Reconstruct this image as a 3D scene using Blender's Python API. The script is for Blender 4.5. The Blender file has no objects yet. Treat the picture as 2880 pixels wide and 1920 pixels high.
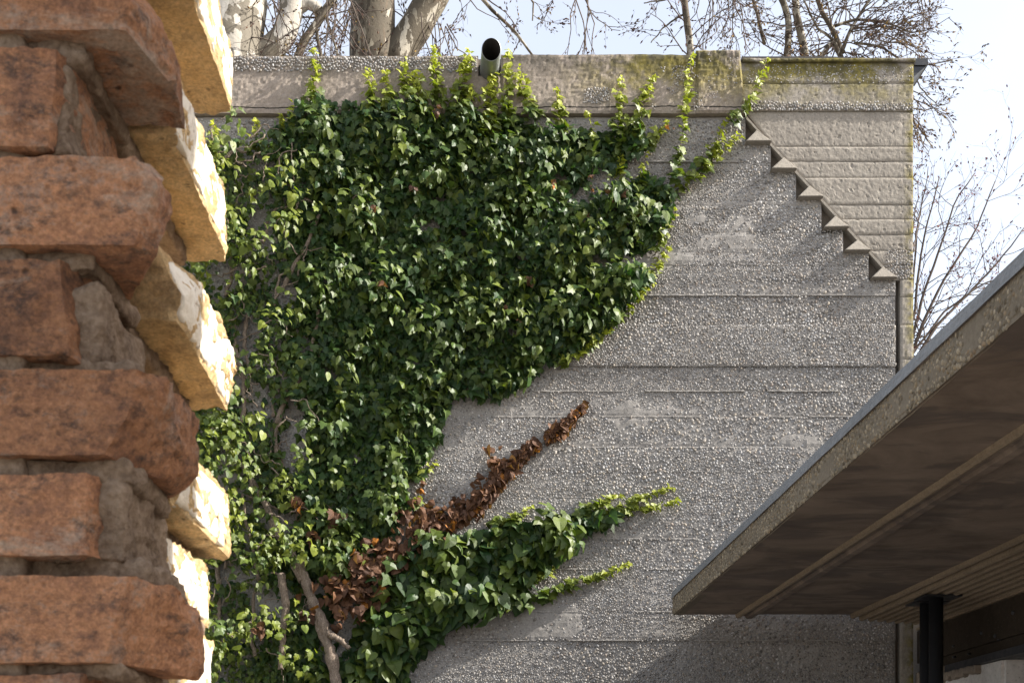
import bpy, bmesh, math, random
import numpy as np
from mathutils import Vector, Matrix

# ------------------------------------------------------------------ camera, sky, sun, exposure
sc = bpy.context.scene
F, CX, CY = 3500.0, 1296.0, 2240.0      # focal length and vanishing point of the photograph, in its pixels
EYE, D = 1.6, 8.0                       # eye height, distance to the concrete wall
cam_d = bpy.data.cameras.new('camera')
cam = bpy.data.objects.new('camera', cam_d)
sc.collection.objects.link(cam)
sc.camera = cam
cam.location = (0, 0, EYE)
cam.rotation_euler = (math.radians(90), 0, 0)
cam_d.sensor_width = 36.0
cam_d.lens = F / 2880 * 36
cam_d.shift_x = (1440 - CX) / 2880
cam_d.shift_y = (CY - 960) / 2880
cam_d.clip_start, cam_d.clip_end = 0.05, 2000
cam_d.dof.use_dof = True
cam_d.dof.focus_distance = 7.6
cam_d.dof.aperture_fstop = 32

SUN = Vector((-1.0, 0.15, -0.68)).normalized()     # the way the light travels
SKY_STRENGTH, SUN_STRENGTH, EXPOSURE = 0.092, 5.0, 1.35
elev = math.asin(-SUN.z)
wd = bpy.data.worlds.new('World')
sc.world = wd
wd.use_nodes = True
nt = wd.node_tree
sky = nt.nodes.new('ShaderNodeTexSky')
sky.sky_type = 'NISHITA'
sky.sun_disc = False
sky.sun_elevation = elev
sky.sun_rotation = math.atan2(-SUN.x, -SUN.y)
sky.air_density, sky.dust_density, sky.ozone_density = 1.0, 3.0, 1.0
hs = nt.nodes.new('ShaderNodeHueSaturation')
hs.inputs['Saturation'].default_value = 0.72
nt.links.new(sky.outputs[0], hs.inputs['Color'])
bg = nt.nodes['Background']
bg.inputs['Strength'].default_value = SKY_STRENGTH
hz = nt.nodes.new('ShaderNodeMix')          # a thin bright veil of high haze over the whole sky
hz.data_type, hz.blend_type = 'RGBA', 'ADD'
hz.inputs['Factor'].default_value = 1.0
vt = nt.nodes.new('ShaderNodeTexCoord')
vn_ = nt.nodes.new('ShaderNodeTexNoise')
vn_.inputs['Scale'].default_value = 2.2
vn_.inputs['Detail'].default_value = 6
nt.links.new(vt.outputs['Generated'], vn_.inputs['Vector'])
vr = nt.nodes.new('ShaderNodeValToRGB')
vr.color_ramp.elements[0].color = (1.35, 1.38, 1.46, 1)
vr.color_ramp.elements[1].color = (2.5, 2.5, 2.55, 1)
vr.color_ramp.elements[0].position, vr.color_ramp.elements[1].position = 0.35, 0.7
nt.links.new(vn_.outputs['Fac'], vr.inputs['Fac'])
nt.links.new(hs.outputs[0], hz.inputs['A'])
nt.links.new(vr.outputs['Color'], hz.inputs['B'])
nt.links.new(hz.outputs['Result'], bg.inputs['Color'])
sd = bpy.data.lights.new('sun', 'SUN')
sd.energy = SUN_STRENGTH
sd.angle = math.radians(0.53)
sd.color = (1.0, 0.95, 0.87)
so = bpy.data.objects.new('sun', sd)
so.rotation_euler = SUN.to_track_quat('-Z', 'Y').to_euler()
so.location = (8, -2, 8)
sc.collection.objects.link(so)
sc.view_settings.view_transform = 'Standard'
sc.view_settings.look = 'None'
sc.view_settings.gamma = 1.0
sc.view_settings.exposure = EXPOSURE
sc.view_settings.use_curve_mapping = False
sc.render.engine = 'CYCLES'
sc.cycles.max_bounces = 8
sc.cycles.diffuse_bounces = 5
sc.cycles.use_denoising = True
sc.cycles.sample_clamp_indirect = 8

# ------------------------------------------------------------------ helpers
rng = np.random.default_rng(7)
random.seed(7)


def P(px, py, d):
    return np.array(((px - CX) * d / F, d, EYE + (CY - py) * d / F))


def xw(px):
    return (px - CX) * D / F


def zw(py):
    return EYE + (CY - py) * D / F


def _h(ix, iy, iz, s):
    h = (ix.astype(np.int64) * 374761393 + iy.astype(np.int64) * 668265263 + iz.astype(np.int64) * 1442695041 + s * 974711) & 0xffffffff
    h = ((h ^ (h >> 13)) * 1274126177) & 0xffffffff
    return ((h ^ (h >> 16)) & 0xffff) / 65535.0


def vn(p, s=0):
    p = np.asarray(p, float)
    i = np.floor(p)
    f = p - i
    f = f * f * (3 - 2 * f)
    i = i.astype(np.int64)
    r = 0
    g = p - np.floor(p)
    for dx in (0, 1):
        for dy in (0, 1):
            for dz in (0, 1):
                w = (f[:, 0] if dx else 1 - f[:, 0]) * (f[:, 1] if dy else 1 - f[:, 1]) * (f[:, 2] if dz else 1 - f[:, 2])
                a = _h(i[:, 0] + dx, i[:, 1] + dy, i[:, 2] + dz, s)
                th = a * 43.98
                cz = ((a * 977.0) % 1.0) * 2 - 1
                sz = np.sqrt(1 - cz * cz)
                r = r + w * (np.cos(th) * sz * (g[:, 0] - dx) + np.sin(th) * sz * (g[:, 1] - dy) + cz * (g[:, 2] - dz))
    return np.clip(0.5 + 0.85 * r, 0, 1)


def fbm(p, o=4, s=0, g=0.5):
    p = np.asarray(p, float)
    a, t, r = 1.0, 0.0, 0.0
    for k in range(o):
        r = r + a * vn(p * 2.03 ** k, s + k * 17)
        t += a
        a *= g
    return r / t            # 0..1


def fb2(x, z, sc_, o=4, s=0):
    x, z = np.broadcast_arrays(np.asarray(x, float), np.asarray(z, float))
    p = np.stack([x.ravel() * sc_, z.ravel() * sc_, np.full(x.size, 0.37)], 1)
    return fbm(p, o, s).reshape(x.shape)


def props(o, label=None, cat=None, group=None, kind=None):
    for k, v in (('label', label), ('category', cat), ('group', group), ('kind', kind)):
        if v:
            o[k] = v
    return o


def empty(name, loc, label, cat, group=None):
    o = bpy.data.objects.new(name, None)
    o.empty_display_size = 0.1
    o.location = loc
    sc.collection.objects.link(o)
    return props(o, label, cat, group)


def mesh_np(name, v, polys, mat=None, smooth=False, cols=None):
    """polys: list of (n, k) index arrays"""
    m = bpy.data.meshes.new(name)
    v = np.asarray(v, np.float32)
    m.vertices.add(len(v))
    m.vertices.foreach_set('co', v.ravel())
    polys = [np.asarray(p, np.int32) for p in polys if len(p)]
    idx = np.concatenate([p.ravel() for p in polys])
    tot = np.concatenate([np.full(len(p), p.shape[1], np.int32) for p in polys])
    st = np.concatenate([[0], np.cumsum(tot)[:-1]]).astype(np.int32)
    m.loops.add(len(idx))
    m.loops.foreach_set('vertex_index', idx)
    m.polygons.add(len(tot))
    m.polygons.foreach_set('loop_start', st)
    m.polygons.foreach_set('use_smooth', np.full(len(tot), smooth))
    m.update(calc_edges=True)
    if cols is not None:
        a = m.attributes.new('Col', 'FLOAT_COLOR', 'POINT')
        c = np.ones((len(v), 4), np.float32)
        c[:, :3] = cols
        a.data.foreach_set('color', c.ravel())
    if mat:
        m.materials.append(mat)
    return m


def put(name, m, parent=None, loc=(0, 0, 0), rot=None):
    """loc is in world space; the parents are never rotated"""
    o = bpy.data.objects.new(name, m)
    sc.collection.objects.link(o)
    loc = Vector(loc)
    q = parent
    if parent:
        o.parent = parent
        while q:
            loc = loc - q.location
            q = q.parent
    o.location = loc
    if rot:
        o.rotation_euler = rot
    return o


class Mesh:
    """collects quads and triangles for one mesh"""
    def __init__(s):
        s.v, s.q, s.t, s.n, s.c = [], [], [], 0, []

    def add(s, v, q=None, t=None, col=None):
        v = np.asarray(v, float).reshape(-1, 3)
        if q is not None and len(q):
            s.q.append(np.asarray(q, int) + s.n)
        if t is not None and len(t):
            s.t.append(np.asarray(t, int) + s.n)
        s.v.append(v)
        if col is not None:
            s.c.append(np.broadcast_to(np.asarray(col, float), (len(v), 3)))
        s.n += len(v)

    def box(s, x0, x1, y0, y1, z0, z1):
        v = [(x, y, z) for x in (x0, x1) for y in (y0, y1) for z in (z0, z1)]
        s.add(v, [(0, 1, 3, 2), (4, 6, 7, 5), (0, 4, 5, 1), (2, 3, 7, 6), (0, 2, 6, 4), (1, 5, 7, 3)])

    def tube(s, pts, rad, k=6, col=None, cap=True):
        pts = np.asarray(pts, float)
        n = len(pts)
        rad = np.broadcast_to(np.asarray(rad, float), (n,))
        tg = np.gradient(pts, axis=0)
        tg /= np.linalg.norm(tg, axis=1)[:, None] + 1e-9
        up = np.array((0.31, 0.9, 0.22))
        a = np.cross(tg, up)
        a /= np.linalg.norm(a, axis=1)[:, None] + 1e-9
        b = np.cross(tg, a)
        th = np.arange(k) * 2 * math.pi / k
        v = pts[:, None] + rad[:, None, None] * (np.cos(th)[None, :, None] * a[:, None] + np.sin(th)[None, :, None] * b[:, None])
        i = np.arange(n - 1)[:, None] * k
        j = np.arange(k)[None]
        q = np.stack([i + j, i + (j + 1) % k, i + k + (j + 1) % k, i + k + j], -1).reshape(-1, 4)
        t = None
        v = v.reshape(-1, 3)
        if cap:
            v = np.vstack([v, pts[:1], pts[-1:]])
            t = [(n * k, (jj + 1) % k, jj) for jj in range(k)] + [(n * k + 1, (n - 1) * k + jj, (n - 1) * k + (jj + 1) % k) for jj in range(k)]
        s.add(v, q, t, col)

    def prism(s, prof, y0, y1):
        """closed profile of (x, z), extruded along y"""
        n = len(prof)
        v = [(x, y0, z) for x, z in prof] + [(x, y1, z) for x, z in prof]
        s.add(v, [(i, (i + 1) % n, n + (i + 1) % n, n + i) for i in range(n)])
        m = (n - 2)
        s.add(v, None, [(0, i + 2, i + 1) for i in range(m)] + [(n, n + i + 1, n + i + 2) for i in range(m)])

    def build(s, name, mat=None, smooth=False):
        return mesh_np(name, np.vstack(s.v), ([np.vstack(s.q)] if s.q else []) + ([np.vstack(s.t)] if s.t else []),
                       mat, smooth, np.vstack(s.c) if s.c else None)


# ------------------------------------------------------------------ materials
class NB:
    def __init__(s, name):
        s.m = bpy.data.materials.new(name)
        s.m.use_nodes = True
        s.t = s.m.node_tree
        s.b = s.t.nodes['Principled BSDF']
        s.out = s.t.nodes['Material Output']
        s.co = s.t.nodes.new('ShaderNodeTexCoord').outputs['Object']

    def node(s, typ, ins=None, **kw):
        n = s.t.nodes.new(typ)
        for k, v in kw.items():
            setattr(n, k, v)
        for k, v in (ins or {}).items():
            s.set(n.inputs[k], v)
        return n

    def set(s, sock, v):
        if isinstance(v, bpy.types.NodeSocket):
            s.t.links.new(v, sock)
        else:
            if isinstance(v, tuple) and len(v) == 3 and sock.type == 'RGBA':
                v = v + (1,)
            sock.default_value = v

    def scale(s, sx, sy, sz):
        return s.node('ShaderNodeMapping', {'Vector': s.co, 'Scale': (sx, sy, sz)}).outputs[0]

    def noise(s, scale, detail=6, rough=0.6, vec=None, dist=0.0):
        return s.node('ShaderNodeTexNoise', {'Vector': vec or s.co, 'Scale': scale, 'Detail': detail, 'Roughness': rough, 'Distortion': dist}).outputs['Fac']

    def ramp(s, fac, *st):
        n = s.node('ShaderNodeValToRGB', {'Fac': fac})
        e = n.color_ramp.elements
        while len(e) < len(st):
            e.new(0.5)
        for i, (p, c) in enumerate(st):
            e[i].position = p
            e[i].color = (c if isinstance(c, tuple) else (c, c, c)) + (1,)
        return n.outputs['Color']

    def mix(s, fac, a, b, mode='MIX'):
        n = s.node('ShaderNodeMix', data_type='RGBA', blend_type=mode)
        s.set(n.inputs['Factor'], fac)
        s.set(n.inputs['A'], a)
        s.set(n.inputs['B'], b)
        return n.outputs['Result']

    def math(s, op, a, b=0.0, c=0.0):
        n = s.node('ShaderNodeMath', operation=op)
        for i, v in enumerate((a, b, c)):
            s.set(n.inputs[i], v)
        return n.outputs[0]

    def xyz(s):
        return s.node('ShaderNodeSeparateXYZ', {'Vector': s.co}).outputs

    def bump(s, h, dist, strength=1.0):
        s.set(s.b.inputs['Normal'], s.node('ShaderNodeBump', {'Height': h, 'Distance': dist, 'Strength': strength}).outputs[0])

    def fin(s, col=None, rough=None, spec=0.3):
        if col is not None:
            s.set(s.b.inputs['Base Color'], col)
        if rough is not None:
            s.set(s.b.inputs['Roughness'], rough)
        s.b.inputs['Specular IOR Level'].default_value = spec
        return s.m


def cracks(n, z0, amp, width, sx=1.4):
    """a wandering horizontal crack at height z0: 1 in the crack"""
    x, y, z = n.xyz()
    w = n.noise(sx, 5, 0.65, n.scale(1, 0, 0))
    c = n.math('ADD', n.math('MULTIPLY', n.math('SUBTRACT', w, 0.5), amp), z0)
    return n.math('LESS_THAN', n.math('ABSOLUTE', n.math('SUBTRACT', z, c)), width)


def concrete(name, c0, c1, grain=60, moss=False, crack=False, bump=0.004, streak=True):
    n = NB(name)
    a = n.noise(1.6, 8, 0.65)
    col = n.ramp(a, (0.3, c0), (0.7, c1))
    if streak:
        b = n.noise(7, 5, 0.6, n.scale(1, 1, 0.12))
        col = n.mix(n.math('MULTIPLY', n.ramp(b, (0.5, 0.0), (0.75, 1.0)), 0.35), col, tuple(0.62 * v for v in c0))
    fine = n.noise(grain, 4, 0.7)
    col = n.mix(0.35, col, n.ramp(fine, (0.3, tuple(0.55 * v for v in c0)), (0.6, c1)))
    speck = n.node('ShaderNodeTexVoronoi', {'Vector': n.co, 'Scale': grain * 1.5, 'Randomness': 1.0})
    col = n.mix(n.ramp(speck.outputs['Distance'], (0.10, 0.45), (0.2, 0.0)), col, (0.10, 0.09, 0.08))
    if moss:
        x, y, z = n.xyz()
        top = n.node('ShaderNodeMapRange', {'Value': z, 'From Min': 5.98, 'From Max': 6.28}).outputs[0]
        side = n.node('ShaderNodeMapRange', {'Value': x, 'From Min': 0.5, 'From Max': 1.1}).outputs[0]
        mk = n.noise(4.5, 7, 0.7)
        f = n.math('MULTIPLY', n.math('MULTIPLY', top, side), n.ramp(mk, (0.4, 0.0), (0.52, 1.0)))
        mc = n.ramp(n.noise(25, 4), (0.35, (0.07, 0.062, 0.012)), (0.65, (0.23, 0.19, 0.02)))
        col = n.mix(n.math('MULTIPLY', f, 0.95), col, mc)
        ed = n.math('MULTIPLY', n.node('ShaderNodeMapRange', {'Value': x, 'From Min': 2.84, 'From Max': 2.9}).outputs[0], n.ramp(n.noise(16, 5), (0.4, 0.0), (0.55, 1.0)))
        col = n.mix(n.math('MULTIPLY', ed, 0.8), col, mc)
        dk = n.math('MULTIPLY', n.node('ShaderNodeMapRange', {'Value': z, 'From Min': 6.18, 'From Max': 6.33}).outputs[0], n.ramp(n.noise(9, 6), (0.35, 0.0), (0.6, 0.8)))
        col = n.mix(dk, col, (0.06, 0.055, 0.045))
    if crack:
        for z0, am, wi, sx in ((zw(311), 0.07, 0.0036, 1.3),):
            col = n.mix(cracks(n, z0, am, wi, sx), col, (0.02, 0.018, 0.015))
    h = n.math('ADD', n.noise(grain * 0.5, 6, 0.75), n.math('MULTIPLY', n.noise(14, 4), 0.8))
    n.bump(h, bump, 0.9)
    return n.fin(col, 0.9, 0.2)


M = {}
M['cement'] = concrete('wall_cement', (0.20, 0.187, 0.172), (0.325, 0.306, 0.285), 70)
M['board'] = concrete('board_marked_concrete', (0.205, 0.182, 0.155), (0.32, 0.29, 0.25), 60, moss=True)
M['parapet'] = concrete('parapet_concrete', (0.20, 0.165, 0.135), (0.345, 0.295, 0.25), 50, moss=True, crack=True)
M['recess'] = concrete('recess_concrete', (0.10, 0.085, 0.07), (0.17, 0.14, 0.11), 50)
M['wedge'] = concrete('wedge_concrete', (0.215, 0.192, 0.163), (0.31, 0.28, 0.24), 60)


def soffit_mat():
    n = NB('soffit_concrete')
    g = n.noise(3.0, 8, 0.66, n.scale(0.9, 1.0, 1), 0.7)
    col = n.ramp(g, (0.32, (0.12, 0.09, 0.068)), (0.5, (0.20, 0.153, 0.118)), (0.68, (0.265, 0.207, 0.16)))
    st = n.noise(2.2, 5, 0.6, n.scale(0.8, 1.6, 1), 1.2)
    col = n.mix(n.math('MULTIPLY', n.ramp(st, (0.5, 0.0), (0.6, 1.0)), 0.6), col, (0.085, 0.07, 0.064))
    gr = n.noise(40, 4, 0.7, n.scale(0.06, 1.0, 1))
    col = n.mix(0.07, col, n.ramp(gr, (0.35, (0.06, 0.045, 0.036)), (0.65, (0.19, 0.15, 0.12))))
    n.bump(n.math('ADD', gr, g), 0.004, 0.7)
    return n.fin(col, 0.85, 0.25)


M['soffit'] = soffit_mat()
M['rib'] = concrete('rib_concrete', (0.17, 0.13, 0.09), (0.30, 0.235, 0.165), 55)
M['fascia'] = concrete('fascia_cement', (0.13, 0.105, 0.075), (0.21, 0.175, 0.13), 60)


def metal(name, c, rough, met=1.0, nz=0.15):
    n = NB(name)
    a = n.noise(12, 6, 0.65, n.scale(1, 0.3, 1))
    col = n.ramp(a, (0.3, tuple(v * (1 - nz * 2) for v in c)), (0.7, c))
    n.b.inputs['Metallic'].default_value = met
    n.set(n.b.inputs['Roughness'], n.ramp(n.noise(30, 5), (0.3, rough * 0.8), (0.7, min(1, rough * 1.25))))
    n.bump(n.noise(60, 4), 0.001, 0.4)
    return n.fin(col, None, 0.5)


M['zinc'] = metal('weathered_zinc', (0.34, 0.36, 0.37), 0.55, 0.85)
M['pipe_inside'] = metal('dark_zinc', (0.045, 0.04, 0.037), 0.8, 0.2)  # much darker metal than the shell, for the inside of the pipe
M['black_steel'] = metal('black_painted_steel', (0.018, 0.019, 0.022), 0.42, 0.0)
M['grey_steel'] = metal('grey_steel', (0.05, 0.05, 0.056), 0.5, 0.4)
M['flash'] = concrete('weathered_grey_slab_edge', (0.15, 0.155, 0.16), (0.25, 0.255, 0.26), 45)
M['dark_wood'] = concrete('dark_timber', (0.022, 0.016, 0.011), (0.045, 0.033, 0.023), 30)
M['plaster'] = concrete('white_plaster', (0.52, 0.49, 0.46), (0.66, 0.63, 0.6), 30, bump=0.001)
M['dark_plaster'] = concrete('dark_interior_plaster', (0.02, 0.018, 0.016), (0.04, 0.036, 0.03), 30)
M['slate'] = concrete('slate_capping', (0.05, 0.047, 0.044), (0.10, 0.095, 0.09), 40)
M['rubble'] = concrete('broken_mortar', (0.16, 0.125, 0.1), (0.3, 0.25, 0.2), 40)


def stain(n, col, k=0.55):
    f = n.ramp(n.noise(1.1, 7, 0.62, n.scale(1.5, 1, 0.55), 0.5), (0.38, 1.0), (0.55, 0.0))
    f2 = n.ramp(n.noise(0.9, 6, 0.6, n.scale(0.35, 1, 2.2)), (0.4, 0.8), (0.56, 0.0))
    return n.mix(n.math('MULTIPLY', n.math('MAXIMUM', f, f2), k), col, (0.62, 0.58, 0.54), 'MULTIPLY')


def pebble_mat(name, src, dark=1.0, warm=(1, 1, 1)):
    n = NB(name)
    if src == 'obj':
        r = n.node('ShaderNodeObjectInfo').outputs['Random']
        col = n.ramp(r, (0.0, (0.16, 0.145, 0.13)), (0.35, (0.30, 0.27, 0.24)), (0.6, (0.38, 0.35, 0.31)), (0.8, (0.38, 0.33, 0.27)), (1.0, (0.46, 0.44, 0.42)))
    else:
        col = n.node('ShaderNodeAttribute', attribute_name='Col').outputs['Color']
    col = n.mix(0.4, col, n.ramp(n.noise(90, 4), (0.3, 0.35), (0.7, 1.0)), 'MULTIPLY')
    if dark != 1.0 or warm != (1, 1, 1):
        col = n.mix(1.0, col, tuple(dark * w for w in warm), 'MULTIPLY')
    if name == 'river_pebble':
        col = stain(n, n.mix(1.0, col, (1.12, 1.12, 1.12), 'MULTIPLY'), 0.55)
    n.bump(n.noise(150, 3), 0.001, 0.5)
    return n.fin(col, 0.88, 0.1)


M['pebble'] = pebble_mat('river_pebble', 'attr')
M['pebble_obj'] = pebble_mat('river_pebble_single', 'obj')
M['pebble_warm'] = pebble_mat('lichened_pebble', 'attr', 0.85, (1.0, 0.86, 0.64))


def brick_mat(name, ramp, mort, soot, rnd=0.25):
    n = NB(name)
    ri = n.node('ShaderNodeObjectInfo').outputs['Random']
    off = n.node('ShaderNodeCombineXYZ', {'X': n.math('MULTIPLY', ri, 7.3), 'Y': n.math('MULTIPLY', ri, 3.1), 'Z': ri}).outputs[0]
    n.co = n.node('ShaderNodeVectorMath', {0: n.co, 1: off}, operation='ADD').outputs[0]
    a = n.math('ADD', n.math('MULTIPLY', n.noise(11, 6, 0.6, None, 0.2), 0.45), n.math('MULTIPLY', n.noise(95, 10, 0.82, n.scale(0.8, 0.8, 1.1), 0.1), 0.55))
    col = n.ramp(a, *ramp)
    dk = n.noise(48, 10, 0.82, n.scale(0.7, 0.8, 1.15), 0.15)
    col = n.mix(n.math('MULTIPLY', n.ramp(dk, (0.5, 0.0), (0.62, 1.0)), soot), col, (0.075, 0.058, 0.052))
    lo = n.noise(15, 10, 0.78, n.scale(0.55, 0.7, 1.35), 0.3)
    col = n.mix(n.math('MULTIPLY', n.ramp(lo, (0.54, 0.0), (0.64, 1.0)), mort), col, (0.40, 0.33, 0.265))
    pits = n.node('ShaderNodeTexVoronoi', {'Vector': n.co, 'Scale': 75.0, 'Randomness': 1.0}).outputs['Distance']
    pm = n.math('MULTIPLY', n.ramp(pits, (0.08, 1.0), (0.2, 0.0)), n.ramp(n.noise(22, 3), (0.5, 0.0), (0.62, 1.0)))
    col = n.mix(n.math('MULTIPLY', pm, 0.8), col, (0.05, 0.035, 0.03))
    col = n.mix(0.55, col, n.ramp(n.noise(330, 4, 0.7), (0.3, 0.25), (0.7, 1.25)), 'MULTIPLY')
    br = n.math('ADD', n.math('MULTIPLY', ri, rnd * 2), 1.25 - rnd)
    col = n.mix(1.0, col, n.node('ShaderNodeCombineColor', {0: br, 1: br, 2: br}).outputs[0], 'MULTIPLY')
    h = n.math('SUBTRACT', n.math('ADD', n.noise(150, 9, 0.8), n.math('MULTIPLY', dk, 0.7)), pm)
    n.bump(h, 0.0045, 1.0)
    return n.fin(col, 0.92, 0.15)


M['brick'] = brick_mat('terracotta_brick', ((0.36, (0.15, 0.092, 0.066)), (0.45, (0.30, 0.152, 0.09)), (0.52, (0.45, 0.225, 0.118)), (0.58, (0.36, 0.23, 0.165)), (0.66, (0.52, 0.365, 0.265))), 0.7, 0.85)
M['brick_yellow'] = brick_mat('ochre_brick', ((0.3, (0.45, 0.285, 0.135)), (0.5, (0.60, 0.42, 0.215)), (0.68, (0.66, 0.5, 0.3))), 0.2, 0.4, 0.08)


def mortar_mat():
    n = NB('lime_mortar')
    a = n.noise(22, 8, 0.7)
    col = n.ramp(a, (0.32, (0.085, 0.058, 0.04)), (0.5, (0.19, 0.135, 0.092)), (0.7, (0.30, 0.225, 0.16)))
    b = n.noise(220, 3, 0.6)
    col = n.mix(0.35, col, n.ramp(b, (0.35, (0.07, 0.05, 0.038)), (0.65, (0.33, 0.26, 0.2))))
    n.bump(n.math('ADD', n.noise(240, 3, 0.7), a), 0.003, 1.0)
    return n.fin(col, 0.95, 0.1)


M['mortar'] = mortar_mat()


def sunlit_end_mat():
    n = NB('painted_sunlit_end')
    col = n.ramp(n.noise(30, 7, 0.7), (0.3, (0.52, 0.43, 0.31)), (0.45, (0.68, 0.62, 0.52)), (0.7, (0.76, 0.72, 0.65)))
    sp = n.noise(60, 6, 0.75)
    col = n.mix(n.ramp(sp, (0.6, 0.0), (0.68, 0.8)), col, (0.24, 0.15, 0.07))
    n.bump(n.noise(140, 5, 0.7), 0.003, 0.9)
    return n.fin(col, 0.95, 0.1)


M['sunlit_end'] = sunlit_end_mat()  # paler than the brick: sunlight on its end face put into the colour


def leaf_mat(name, src, trans=0.28, rough=0.47, spec=0.32, vein=True):
    n = NB(name)
    if src == 'obj':
        col = n.node('ShaderNodeObjectInfo').outputs['Color']
    else:
        col = n.node('ShaderNodeAttribute', attribute_name='Col').outputs['Color']
    col = n.mix(0.5, col, n.ramp(n.noise(28, 4), (0.3, 0.55), (0.7, 1.15)), 'MULTIPLY')
    n.bump(n.noise(45, 3), 0.004, 0.5)
    m = n.fin(col, rough, spec)
    tr = n.node('ShaderNodeBsdfTranslucent', {'Color': n.mix(1.0, col, (1.5, 1.7, 0.55), 'MULTIPLY')})
    mx = n.node('ShaderNodeMixShader', {0: trans})
    n.t.links.new(n.b.outputs[0], mx.inputs[1])
    n.t.links.new(tr.outputs[0], mx.inputs[2])
    n.t.links.new(mx.outputs[0], n.out.inputs[0])
    return m


M['leaf'] = leaf_mat('ivy_leaf', 'attr')
M['leaf_obj'] = leaf_mat('ivy_leaf_single', 'obj')
M['dead'] = leaf_mat('withered_leaf', 'attr', 0.2, 0.6, 0.25)
M['dead_obj'] = leaf_mat('withered_leaf_single', 'obj', 0.2, 0.6, 0.25)


def bark(name, cols, sc_=5.0):
    n = NB(name)
    v = n.node('ShaderNodeTexNoise', {'Vector': n.scale(1, 1, 0.5), 'Scale': sc_, 'Detail': 5, 'Roughness': 0.55, 'Distortion': 0.4})
    wv = n.node('ShaderNodeVectorMath', {0: n.scale(1, 1, 0.5), 1: v.outputs['Color']}, operation='ADD').outputs[0]
    vo = n.node('ShaderNodeTexVoronoi', {'Vector': wv, 'Scale': sc_, 'Randomness': 1.0})
    r = n.node('ShaderNodeSeparateColor', {0: vo.outputs['Color']}).outputs[0]
    ra = n.node('ShaderNodeValToRGB', {'Fac': r})
    ra.color_ramp.interpolation = 'CONSTANT'
    e = ra.color_ramp.elements
    while len(e) < len(cols):
        e.new(0.5)
    for i, c in enumerate(cols):
        e[i].position = c[0]
        e[i].color = c[1] + (1,)
    col = n.mix(0.45, ra.outputs[0], n.ramp(n.noise(9, 8, 0.7, n.scale(1, 1, 0.35)), (0.3, 0.45), (0.7, 1.1)), 'MULTIPLY')
    n.bump(n.math('ADD', r, n.noise(20, 6)), 0.012, 0.6)
    return n.fin(col, 0.8, 0.2)


M['bark'] = bark('plane_tree_bark', ((0.0, (0.21, 0.185, 0.14)), (0.2, (0.09, 0.075, 0.054)), (0.52, (0.05, 0.04, 0.028)), (0.7, (0.33, 0.30, 0.245)), (0.84, (0.10, 0.077, 0.053))), 6.0)
M['bark_pale'] = bark('pale_plane_tree_bark', ((0.0, (0.47, 0.44, 0.39)), (0.4, (0.36, 0.33, 0.285)), (0.72, (0.16, 0.14, 0.11))), 3.5)
M['twig'] = concrete('twig_bark', (0.055, 0.042, 0.036), (0.12, 0.095, 0.078), 40)
M['bud'] = leaf_mat('tree_bud', 'attr', 0.15, 0.7, 0.2)
M['ivy_stem'] = bark('ivy_stem_bark', ((0.0, (0.20, 0.155, 0.118)), (0.5, (0.29, 0.23, 0.178)), (0.8, (0.13, 0.097, 0.072))), 22)


def ground_mat():
    n = NB('gravel_ground')
    a = n.noise(0.6, 8, 0.65)
    col = n.ramp(a, (0.3, (0.26, 0.22, 0.17)), (0.7, (0.40, 0.35, 0.28)))
    col = n.mix(0.4, col, n.ramp(n.noise(60, 4), (0.3, 0.12), (0.7, 0.5)))
    n.bump(n.noise(50, 5), 0.01)
    return n.fin(col, 0.95, 0.1)


M['ground'] = ground_mat()

# ------------------------------------------------------------------ ground
g = Mesh()
g.add([(-600, -600, 0), (600, -600, 0), (600, 900, 0), (-600, 900, 0)], [(0, 1, 2, 3)])
props(put('ground', g.build('ground', M['ground'])), kind='structure')

# ------------------------------------------------------------------ concrete wall
WALL_L, WALL_R = -5.2, xw(2568)
ZTOP = zw(167)
wall = empty('concrete_wall', (0, 8.0, 0), 'tall grey pebble-faced concrete wall with board marks and a sawtooth notch, overgrown by ivy', 'wall')
m = Mesh()
m.box(WALL_L, WALL_R - 0.03, 8.05, 8.36, 0, zw(190))
put('core', m.build('core', M['recess']), wall)

STAIR = [(2097, 407), (2168.5, 484), (2240, 562), (2311, 647), (2371, 712), (2443, 787.5), (2519, 99999)]
JOINTS = [330, 407, 455, 484, 562, 578, 656, 712, 745, 787.5, 831, 915, 1030, 1100, 1172, 1258, 1326, 1398, 1515, 1600, 1720, 1800, 1900, 2100, 2300, 2620, 2940]
RIDGE = {656: -0.012, 1030: -0.010, 831: 0.007, 1172: 0.006, 1258: 0.007, 1515: 0.008, 915: -0.008, 578: 0.006}
_off = {}
_o = 0.0
for a_, b_ in zip(JOINTS[:-1], JOINTS[1:]):
    if a_ not in (407, 484, 562, 712, 787.5):      # those only split a board at a step of the notch
        _o = rng.uniform(-0.007, 0.007)
    _off[a_] = _o


def stair_limit(py):
    for x, b in STAIR:
        if py < b:
            return x
    return 2519


def patch(x, z):
    """1 where the cement skin still hides the pebbles"""
    f = fb2(np.asarray(x) * 0.55, z, 3.1, 4, 5)
    return np.clip((f - 0.59) / 0.10, 0, 1)


def relief(x, z):
    return 0.010 * (fb2(x, z, 2.2, 3, 11) - 0.5) + 0.008 * (fb2(x, z, 22, 3, 12) - 0.5)


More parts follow.
